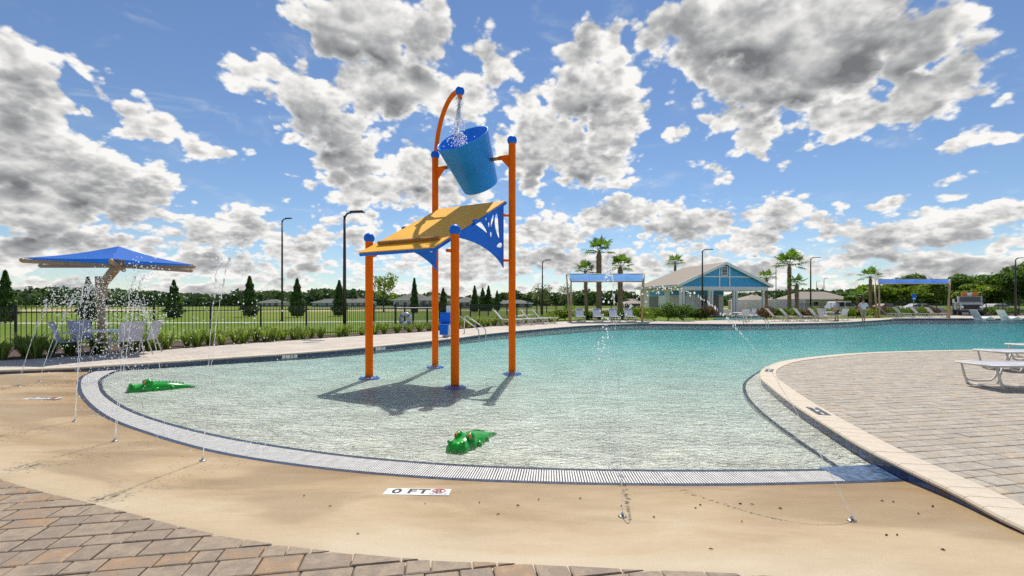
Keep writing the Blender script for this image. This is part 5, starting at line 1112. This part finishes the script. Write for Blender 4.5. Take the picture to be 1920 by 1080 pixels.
# local frame: x across the front (right +), y to the back; the front gable stands at y = 0
HW, DEP, EZ, RZ_ = 5.35, 10.0, 3.15, 6.0
def part(mb, name, m, parent=bh): return mb.build(name, m, parent)
part(MB().box((-1.75, 6.4, EZ / 2), (6.8, 7.4, EZ)), 'wall', M_STUCCO)
part(MB().box((-1.75, 2.6, EZ / 2), (6.78, .12, EZ)), 'porch_wall', M_STUCCO)
ov = .45; ez = EZ + .30
rf = MB(); g0, g1, ba, bb = Vector((-HW - ov, -.35, ez)), Vector((HW + ov, -.35, ez)), Vector((-HW - ov, DEP + ov, ez)), Vector((HW + ov, DEP + ov, ez)); r0 = Vector((0, -.35, RZ_)); r1 = Vector((0, DEP - 1.5, RZ_))
rf.add([g0, r0, r1, ba, g1, bb], [(0, 1, 2, 3), (1, 4, 5, 2), (2, 5, 3)]); dn = Vector((0, 0, -.12)); rf.add([v + dn for v in (g0, r0, r1, ba, g1, bb)], [(3, 2, 1, 0), (2, 5, 4, 1), (3, 5, 2)])
ro = part(rf, 'roof', M_ROOF)
for a, b in ((g0, r0), (r0, g1)): MB().bar(a + Vector((0, -.03, -.14)), b + Vector((0, -.03, -.14)), .08, .30).build('rake_board', M_WHITE, ro)
for a, b in ((g0, ba), (g1, bb), (ba, bb)): MB().bar(a + Vector((0, 0, -.15)), b + Vector((0, 0, -.15)), .10, .20).build('fascia', M_WHITE, ro)
gz0 = EZ + .12
part(MB().add([(-HW + .1, 0, gz0), (HW - .1, 0, gz0), (HW - .1, 0, EZ + .42), (0, 0, RZ_ - .22), (-HW + .1, 0, EZ + .42)], [(0, 1, 2, 3, 4)]), 'gable_siding', M_BLUEWALL)
def slope_z(x): return EZ + .42 + (RZ_ - .22 - EZ - .42) * (1 - abs(x) / (HW - .1))
part(MB().bar((-3.3, -.05, EZ + 1.22), (3.3, -.05, EZ + 1.22), .06, .13), 'gable_band', M_WHITE)
for x in (-.62, .62): part(MB().bar((x, -.055, gz0), (x, -.055, slope_z(x)), .14, .06, up=(0, 1, 0)), 'gable_batten', M_WHITE)
gw = part(MB().box((0, -.06, EZ + 1.85), (.78, .07, 1.05)), 'gable_window', M_WHITE); MB().box((0, -.10, EZ + 1.85), (.58, .02, .86)).build('pane', M_GLASS, gw)
for dx in (0,): MB().box((0, -.115, EZ + 1.85), (.04, .02, .86)).build('muntin', M_WHITE, gw)
for dz in (-.21, .21): MB().box((0, -.118, EZ + 1.85 + dz), (.58, .02, .04)).build('muntin', M_WHITE, gw)
part(MB().box((0, .05, EZ - .08), (2 * HW - .1, .34, .40)), 'beam', M_WHITE); part(MB().box((-HW + .3, 1.4, EZ - .08), (.3, 2.3, .40)), 'side_beam', M_WHITE); part(MB().box((HW - .3, 5.0, EZ - .08), (.3, 9.4, .40)), 'side_beam', M_WHITE)
part(MB().box((0, 5.6, EZ + .13), (2 * HW - .2, DEP - .8, .05)), 'porch_ceiling', M_WHITE)
for x in (-5.05, -1.65, 1.35, 4.85):
    for dx in ((-.17, .17) if x < 2 else (0,)):
        o = part(MB().box((x + dx, .05, (EZ - .28) / 2), (.20, .24, EZ - .28)), 'column', M_WHITE); MB().box((x + dx, .05, .12), (.28, .32, .24)).build('column_base', M_WHITE, o); MB().box((x + dx, .05, EZ - .36), (.27, .31, .12)).build('column_cap', M_WHITE, o)
for y in (5.0, 9.6): part(MB().box((5.05, y, (EZ - .28) / 2), (.24, .24, EZ - .28)), 'column', M_WHITE)
part(MB().box((-1.75, 2.47, EZ - .56), (6.7, .06, .40)), 'transom_panel', M_BLUEWALL)
dr = part(MB().box((.05, 2.45, 1.18), (1.75, .10, 2.34)), 'door', M_DOOR); MB().tube([(.62, 2.36, 1.05), (.62, 2.34, 1.2)], .03, 8).build('handle', M_STEEL, dr); MB().box((.05, 2.395, 1.18), (.03, .03, 2.28)).build('door_seam', M_BLACK, dr)
part(MB().box((-2.65, 2.47, 1.28), (1.1, .06, 2.5)), 'wall_panel', M_WHITE)
part(MB().box((-5.18, 5.6, EZ - .56), (.06, 3.6, .42)), 'side_transom', M_BLUEWALL)
d2 = part(MB().box((-5.17, 6.4, 1.15), (.09, 2.2, 2.28)), 'door', M_DOOR); MB().tube([(-5.24, 5.5, 1.05), (-5.25, 5.5, 1.2)], .03, 8).build('handle', M_STEEL, d2)
part(MB().box((-5.17, 4.1, 1.15), (.05, 1.8, 2.28)), 'wall_panel', M_WHITE)
part(MB().box((-.75, 2.40, 1.6), (.16, .12, .35)), 'wall_lamp', M_BLACK)
# white vinyl fence beyond it
vf = empty('vinyl_fence', at(1375, 590, 66).to_2d().to_3d() + Vector((0, 0, G))); tag(vf, 'smooth white vinyl privacy fence beside the pool house', 'fence'); v0 = vf.location; a_, b_ = at(1372, 590, 64), at(1508, 590, 62)
for k in range(5):
    p, q = a_.lerp(b_, k / 5) - v0, a_.lerp(b_, (k + 1) / 5) - v0; p.z = q.z = 0
    MB().bar(p + Vector((0, 0, 1.0)), q + Vector((0, 0, 1.0)), .05, 1.85).build('panel', mat('vinyl_white', (0.72, 0.69, 0.64), .5, var=.03), vf); MB().bar(p, p + Vector((0, 0, 2.05)), .14, .14).build('post', M_WHITE, vf)
MB().bar(q, q + Vector((0, 0, 2.05)), .14, .14).build('post', M_WHITE, vf)

# ------------------------------------------------------------------ shade pavilions
def pavilion(x0, x1, yt, yb_, Y, dy, fab, label, legs_in=0.10, zback=None):
    """pair of leaning legs at each end, a cloth between two long tubes"""
    A_ = at(x0, 0, Y); B_ = at(x1, 0, Y); A_.z = B_.z = D; e = empty('shade_pavilion', ((A_.x + B_.x) / 2, Y, D)); tag(e, label, 'pavilion', 'blue shade pavilions over the loungers'); o_ = Vector(e.location)
    zf = CZ + (Y0 - yb_) / F * Y; zb = CZ + (Y0 - yt) / F * (Y + dy); L = (B_.x - A_.x)
    f0, f1 = Vector((A_.x + L * .06, Y, zf)) - o_, Vector((B_.x - L * .02, Y, zf)) - o_; k_ = (Y + dy) / Y
    b0, b1 = Vector((A_.x * k_, Y + dy, zb)) - o_, Vector((B_.x * k_, Y + dy, zb)) - o_
    MB().tube([f0, f1], .05, 10).build('front_tube', M_TAN, e); MB().tube([b0, b1], .05, 10).build('back_tube', M_TAN, e)
    for s, (f, b) in ((-1, (f0, b0)), (1, (f1, b1))):
        MB().tube([f, f.lerp(b, .5) + Vector((0, 0, .18)), b], .05, 10).build('end_arch', M_TAN, e)
        mid = f.lerp(b, .5); g_ = Vector((mid.x - s * .15, mid.y, 0))
        MB().tube([g_ + Vector((0, -.10, 0)), f], [.09, .06], 10).build('leg', M_TAN, e); MB().tube([g_ + Vector((s * .05, .15, 0)), b], [.09, .06], 10).build('leg', M_TAN, e)
    n = 4
    for i in range(n):
        rows = []
        for j in range(9):
            t = j / 8; rows.append([f0.lerp(f1, (i + s / 6) / n).lerp(b0.lerp(b1, (i + s / 6) / n), t) + Vector((0, 0, .16 * math.sin(math.pi * t) + .02 - .05 * math.sin(math.pi * s / 6))) for s in range(7)])
        MB().grid(rows).build('cloth_panel', fab, e)
M_FAB2 = mat('sky_blue_shade_cloth', (0.03, 0.27, 0.70), .75, var=.06, scale=3, bump=.2, bscale=200, translucent=.35)
pavilion(1062, 1208, 514, 528, 35.5, 3.2, M_FAB2, 'bright blue shade pavilion on tan legs beside the pool house')
pavilion(1640, 1782, 524, 532, 44.5, 3.2, M_FABRIC, 'dark blue shade pavilion on tan legs before the car park')

# ------------------------------------------------------------------ far houses
def house(px, ytop, wpx, Y, label, wallm, roofm, rz=0.0, dep=9.0):
    w = wpx / F * Y; x = (px - CX) / F * Y; h = CZ + (Y0 - ytop) / F * Y - G; e = empty('house', (x, Y, G), rz); tag(e, label, 'house', 'single storey houses beyond the lawn'); wz = h * .56
    MB().box((0, dep / 2, wz / 2), (w * .94, dep, wz)).build('wall', wallm, e); o = .4
    v = [(-w / 2, -o, wz), (w / 2, -o, wz), (w / 2, dep + o, wz), (-w / 2, dep + o, wz), (-w / 2 + dep * .42, dep / 2, h), (w / 2 - dep * .42, dep / 2, h)]
    r_ = MB().add(v, [(0, 1, 5, 4), (1, 2, 5), (2, 3, 4, 5), (3, 0, 4), (3, 2, 1, 0)]).build('roof', roofm, e); MB().bar((-w / 2, -o - .02, wz - .02), (w / 2, -o - .02, wz - .02), .06, .2).build('fascia', M_WHITE, r_)
    for k in range(4):
        xx = w * (-.36 + .22 * k); wn = MB().box((xx, -.04, wz * .55), (1.3, .08, 1.2)).build('window', M_WHITE, e); MB().box((xx, -.09, wz * .55), (1.1, .03, 1.0)).build('pane', M_GLASS, wn)
    MB().box((w * .36, -.04, 1.05), (1.0, .08, 2.1)).build('door', M_DOOR, e)
M_HG, M_HB, M_HC = mat('grey_house_siding', (0.42, 0.43, 0.44), .8, var=.05), mat('blue_house_siding', (0.30, 0.42, 0.50), .8, var=.05), mat('tan_house_siding', (0.55, 0.49, 0.40), .8, var=.05)
for a in [(625, 560, 84, 165, 'low house with pale blue walls between lamp post and first orange post', M_HB, M_ROOFG), (668, 559, 50, 160, 'small grey house just left of the first orange post', M_HG, M_ROOFG), (502, 561, 46, 185, 'small far house between the conifers', M_HG, M_ROOFG), (770, 549, 70, 120, 'grey house with brown roof behind the ring buoy', M_HG, M_ROOFG), (812, 551, 60, 122, 'grey house behind the middle orange post', M_HG, M_ROOFG), (872, 556, 50, 135, 'house with grey roof behind the front orange post', M_HG, M_ROOFG), (965, 562, 70, 150, 'low house behind the fence loungers', M_HG, M_ROOFG),
          (1428, 551, 60, 105, 'tan roofed house seen right of the pool house', M_HC, M_ROOF), (1545, 546, 110, 110, 'wide tan house behind the right hand palms', M_HC, M_ROOF), (1190, 560, 40, 120, 'tan house between palm and pool house', M_HC, M_ROOF)]: house(*a)

# ------------------------------------------------------------------ vehicles, sign
M_TYRE = mat('tyre_rubber', (0.015, 0.015, 0.015), .9); M_PAINT = mat('white_car_paint', (0.75, 0.76, 0.77), .25, var=.03, coat=.6); M_LAMP = mat('red_tail_lamp', (0.45, 0.02, 0.02), .25); M_HIVIS = mat('safety_orange', (0.75, 0.20, 0.03), .5); M_GREY = mat('grey_steel_body', (0.45, 0.46, 0.47), .45)
def wheels(e, xs, y, r, w=.22):
    for x in xs:
        for s in (-1, 1):
            T = Matrix.Translation((x, s * y, r)) @ Matrix.Rotation(R(90), 4, 'X'); t = MB().lathe([(r * .6, -w / 2), (r * .95, -w / 2), (r, -w / 4), (r, w / 4), (r * .95, w / 2), (r * .6, w / 2)], M=T, n=20).build('wheel', M_TYRE, e); MB().lathe([(.001, -w * .3), (r * .6, -w * .35), (r * .62, 0), (r * .6, w * .35), (.001, w * .3)], M=T, n=16).build('rim', M_GREY, t)
def car(px, Y, rz, label, suv=True, paint=None):
    e = empty('parked_car', ((px - CX) / F * Y, Y, G + .006), rz); tag(e, label, 'car', 'vehicles in the car park'); H = 1.72 if suv else 1.42
    low = [(-2.25, .35), (2.2, .35), (2.3, .62), (2.22, .86), (1.15, 1.0), (-2.15, 1.02), (-2.3, .7)]
    cab = [(1.15, 1.0), (.35, H - .03), (-.3, H), (-1.75, H - .03), (-2.15, 1.02)] if suv else [(1.0, .98), (.15, H), (-.95, H), (-1.75, 1.02)]
    Mr = Matrix.Rotation(R(90), 4, 'X'); b = MB().prism(low, -.88, .88, Mr).prism(cab, -.74, .74, Mr).build('body', paint or M_PAINT, e); bv = b.modifiers.new('round', 'BEVEL'); bv.width = .06; bv.segments = 2
    cx = sum(p[0] for p in cab) / len(cab); cz = sum(p[1] for p in cab) / len(cab)
    for s in (-1, 1):
        for lo_, hi_ in ((.06, .46), (.54, .94)):
            xa = cab[-1][0] + .12; xb = cab[0][0] - .12; x0, x1 = xa + (xb - xa) * lo_, xa + (xb - xa) * hi_; z1 = H - .12
            MB().add([(x0, s * .752, 1.06), (x1, s * .752, 1.06), (x1 - (.42 if hi_ > .9 else 0), s * .752, z1), (x0 + (.1 if lo_ < .1 else 0), s * .752, z1)], [(0, 1, 2, 3)] if s < 0 else [(3, 2, 1, 0)]).build('side_window', M_GLASS, e)
    p, q = cab[0], cab[1]; MB().add([(p[0] + .01 - .05, -.64, p[1] + .08), (p[0] - .04, .64, p[1] + .08), (q[0] + .07, .58, q[1] - .05), (q[0] + .07, -.58, q[1] - .05)], [(0, 1, 2, 3)]).build('windscreen', M_GLASS, e)
    for s in (-1, 1): MB().box((2.24, s * .66, .74), (.08, .3, .16)).build('headlight', M_GLASS, e); MB().box((-2.24, s * .7, .82), (.08, .22, .2)).build('tail_light', M_LAMP, e)
    wheels(e, (-1.4, 1.42), .80, .34)
car(1583, 62, R(4), 'white wagon parked behind the round table people'); car(1727, 64, R(-6), 'white car parked beneath the blue sign', False); car(1872, 60, R(3), 'white sedan parked behind the right hand fence', False); car(1662, 70, R(12), 'tan car half hidden behind the dark pavilion shrubs', False, mat('tan_car_paint', (.42, .3, .22), .3))
tk = empty('utility_truck', ((1815 - CX) / F * 56, 56, G + .006), R(-128)); tag(tk, 'grey boxy utility truck seen head on with orange roof gear', 'truck', 'vehicles in the car park')
MB().box((-1.5, 0, 1.35), (4.2, 2.1, 1.3)).build('bed', M_GREY, tk); MB().box((1.0, 0, 1.55), (1.5, 2.0, 1.5)).build('cab', M_GREY, tk); hd = MB().box((2.2, 0, 1.1), (1.1, 1.9, .9)).build('hood', M_GREY, tk); MB().box((2.78, 0, 1.05), (.06, 1.5, .5)).build('grille', M_BLACK, hd)
MB().box((1.77, 0, 1.95), (.06, 1.75, .55)).build('windscreen', M_GLASS, tk); MB().box((2.85, 0, .55), (.16, 2.1, .25)).build('bumper', M_BLACK, tk)
for s in (-1, 1): MB().box((2.78, s * .8, 1.05), (.08, .28, .24)).build('headlight', M_WHITEP, tk); MB().box((1.6, s * 1.2, 1.8), (.1, .22, .4)).build('mirror', M_BLACK, tk); MB().bar((.3, s * .95, 2.3), (.3, s * .95, 2.75), .06, .06).build('rack_post', M_BLACK, tk); MB().bar((-3.2, s * .95, 2.0), (-3.2, s * .95, 2.75), .06, .06).build('rack_post', M_BLACK, tk); MB().bar((-3.4, s * .95, 2.75), (1.6, s * .95, 2.75), .07, .07).build('ladder_rail', M_TAN, tk)
MB().box((.9, .45, 2.55), (.5, .45, .45)).build('roof_drum', M_HIVIS, tk); MB().box((.9, -.45, 2.55), (.5, .45, .45)).build('roof_drum', M_HIVIS, tk); MB().box((.9, 0, 2.55), (.45, .4, .36)).build('roof_box', M_WHITEP, tk); wheels(tk, (-2.2, 2.0), .92, .44, .28)
sg = empty('parking_sign', at(1713, 592, 58).to_2d().to_3d() + Vector((0, 0, G))); tag(sg, 'small blue sign on a grey pole at the car park', 'sign'); MB().tube([(0, 0, 0), (0, 0, 2.6)], .035, 8).build('pole', M_GREY, sg); MB().box((0, -.05, 2.25), (.55, .02, .75)).build('panel', M_BLUE, sg); MB().box((0, -.065, 2.05), (.3, .01, .2)).build('emblem', M_WHITEP, sg)
# ------------------------------------------------------------------ people
def skin_mesh(name, joints, edges, root):
    me = bpy.data.meshes.new(name); me.from_pydata([j[0] for j in joints], edges, []); o = bpy.data.objects.new(name, me); COL.objects.link(o); o.modifiers.new('skin', 'SKIN'); sm = o.modifiers.new('sub', 'SUBSURF'); sm.levels = 2; sm.render_levels = 2
    for i, j in enumerate(joints):
        sv_ = me.skin_vertices[0].data[i]; sv_.radius = j[1] if isinstance(j[1], tuple) else (j[1], j[1]); sv_.use_root = (i == root)
    bpy.context.view_layer.update(); r = bpy.data.meshes.new_from_object(o.evaluated_get(bpy.context.evaluated_depsgraph_get())); bpy.data.objects.remove(o)
    for p in r.polygons: p.use_smooth = True
    return r
M_SKIN = mat('skin', (.50, .28, .19), .55, var=.06); M_SHIRT = mat('white_shirt', (.72, .70, .76), .85, var=.05); M_SHIRT2 = mat('grey_shirt', (.36, .37, .40), .85, var=.05); M_SHORT = mat('khaki_shorts', (.40, .33, .24), .9, var=.08); M_SHORT2 = mat('dark_shorts', (.06, .065, .08), .9); M_HAIR = mat('dark_hair', (.03, .02, .015), .7); M_SHOE = mat('dark_shoe', (.03, .03, .032), .6)
def person(px, py, rz, label, shirt, shorts, stride=.0, arm=.12):
    x, y = gp(px, py, D); e = empty('person', (x, y, D), rz); tag(e, label, 'person')          # faces +x
    J = [((0, 0, .93), (.12, .15)), ((0, 0, 1.18), (.10, .14)), ((0, 0, 1.40), (.11, .17)), ((0, 0, 1.49), .055), ((.02, 0, 1.58), .062), ((.03, 0, 1.68), (.095, .085)), ((.02, 0, 1.76), .06)]
    E = [(0, 1), (1, 2), (2, 3), (3, 4), (4, 5), (5, 6)]
    for s, f in ((-1, stride), (1, -stride)):
        k = len(J); J += [((0, s * .10, .86), .088), ((.5 * f + .02, s * .105, .48), .058), ((f, s * .11, .10), .038), ((f + .13, s * .12, .045), .034)]; E += [(0, k), (k, k + 1), (k + 1, k + 2), (k + 2, k + 3)]
        k = len(J); J += [((0, s * .20, 1.40), .058), ((-f * .4 - .02, s * (.24 + arm * .4), 1.12), .042), ((-f * .7 + .10, s * (.24 + arm * .5), .90), .032), ((-f * .75 + .15, s * (.24 + arm * .5), .81), .03)]; E += [(2, k), (k, k + 1), (k + 1, k + 2), (k + 2, k + 3)]
        h_ = Vector(J[-1][0]); fg = MB()
        for q in range(4): fg.tube([h_ + Vector((-.02 + .018 * q, 0, .01)), h_ + Vector((-.02 + .018 * q, s * .006, -.045)), h_ + Vector((-.015 + .018 * q, -s * .014, -.078 + .006 * abs(q - 1.5)))], [.009, .0085, .007], 6)
        fg.tube([h_ + Vector((.03, 0, .02)), h_ + Vector((.05, -s * .01, -.025))], [.010, .008], 6); tag(fg.build('fingers', M_SKIN, e), kind='stuff')
    body = obj('body', skin_mesh('body', J, E, 0), M_SKIN, e)
    top = [((0, 0, .92), (.14, .18)), ((0, 0, 1.18), (.135, .18)), ((0, 0, 1.40), (.13, .195)), ((0, 0, 1.475), .075)]; TE = [(0, 1), (1, 2), (2, 3)]
    for s, f in ((-1, stride), (1, -stride)): k = len(top); top += [((0, s * .21, 1.395), .078), ((-f * .3 - .015, s * (.235 + arm * .3), 1.20), .068)]; TE += [(2, k), (k, k + 1)]
    obj('shirt', skin_mesh('shirt', top, TE, 0), shirt, e)
    sh = [((0, 0, .93), (.135, .165))]; SE = []
    for s, f in ((-1, stride), (1, -stride)): k = len(sh); sh += [((0, s * .105, .82), .108), ((.4 * f + .01, s * .115, .54), .092)]; SE += [(0, k), (k, k + 1)]
    obj('shorts', skin_mesh('shorts', sh, SE, 0), shorts, e)
    MB().ball((.005, 0, 1.715), .105, 14, 9, (1.0, .86, .85)).build('hair', M_HAIR, e)
    for s in (-1, 1): MB().ball((.118, s * .035, 1.675), .011, 8, 5).build('eye', M_PUPIL, e); MB().ball((.02, s * .088, 1.665), .024, 8, 5, (.8, .4, 1.2)).build('ear', M_SKIN, e)
    MB().ball((.128, 0, 1.65), .016, 8, 5, (1.2, .8, 1.2)).build('nose', M_SKIN, e); MB().box((.112, 0, 1.61), (.012, .045, .010)).build('mouth', M_LAMP, e)
    for s, f in ((-1, stride), (1, -stride)): MB().ball((f + .06, s * .115, .045), .05, 12, 7, (2.5, 1.0, .85)).build('shoe', M_SHOE, e)
person(1619, 604.5, R(75), 'person in a white shirt and tan shorts walking away along the deck', M_SHIRT, M_SHORT, .14)
person(1569, 602.5, R(170), 'person in a grey shirt standing behind the round table chairs', M_SHIRT2, M_SHORT2, .04)
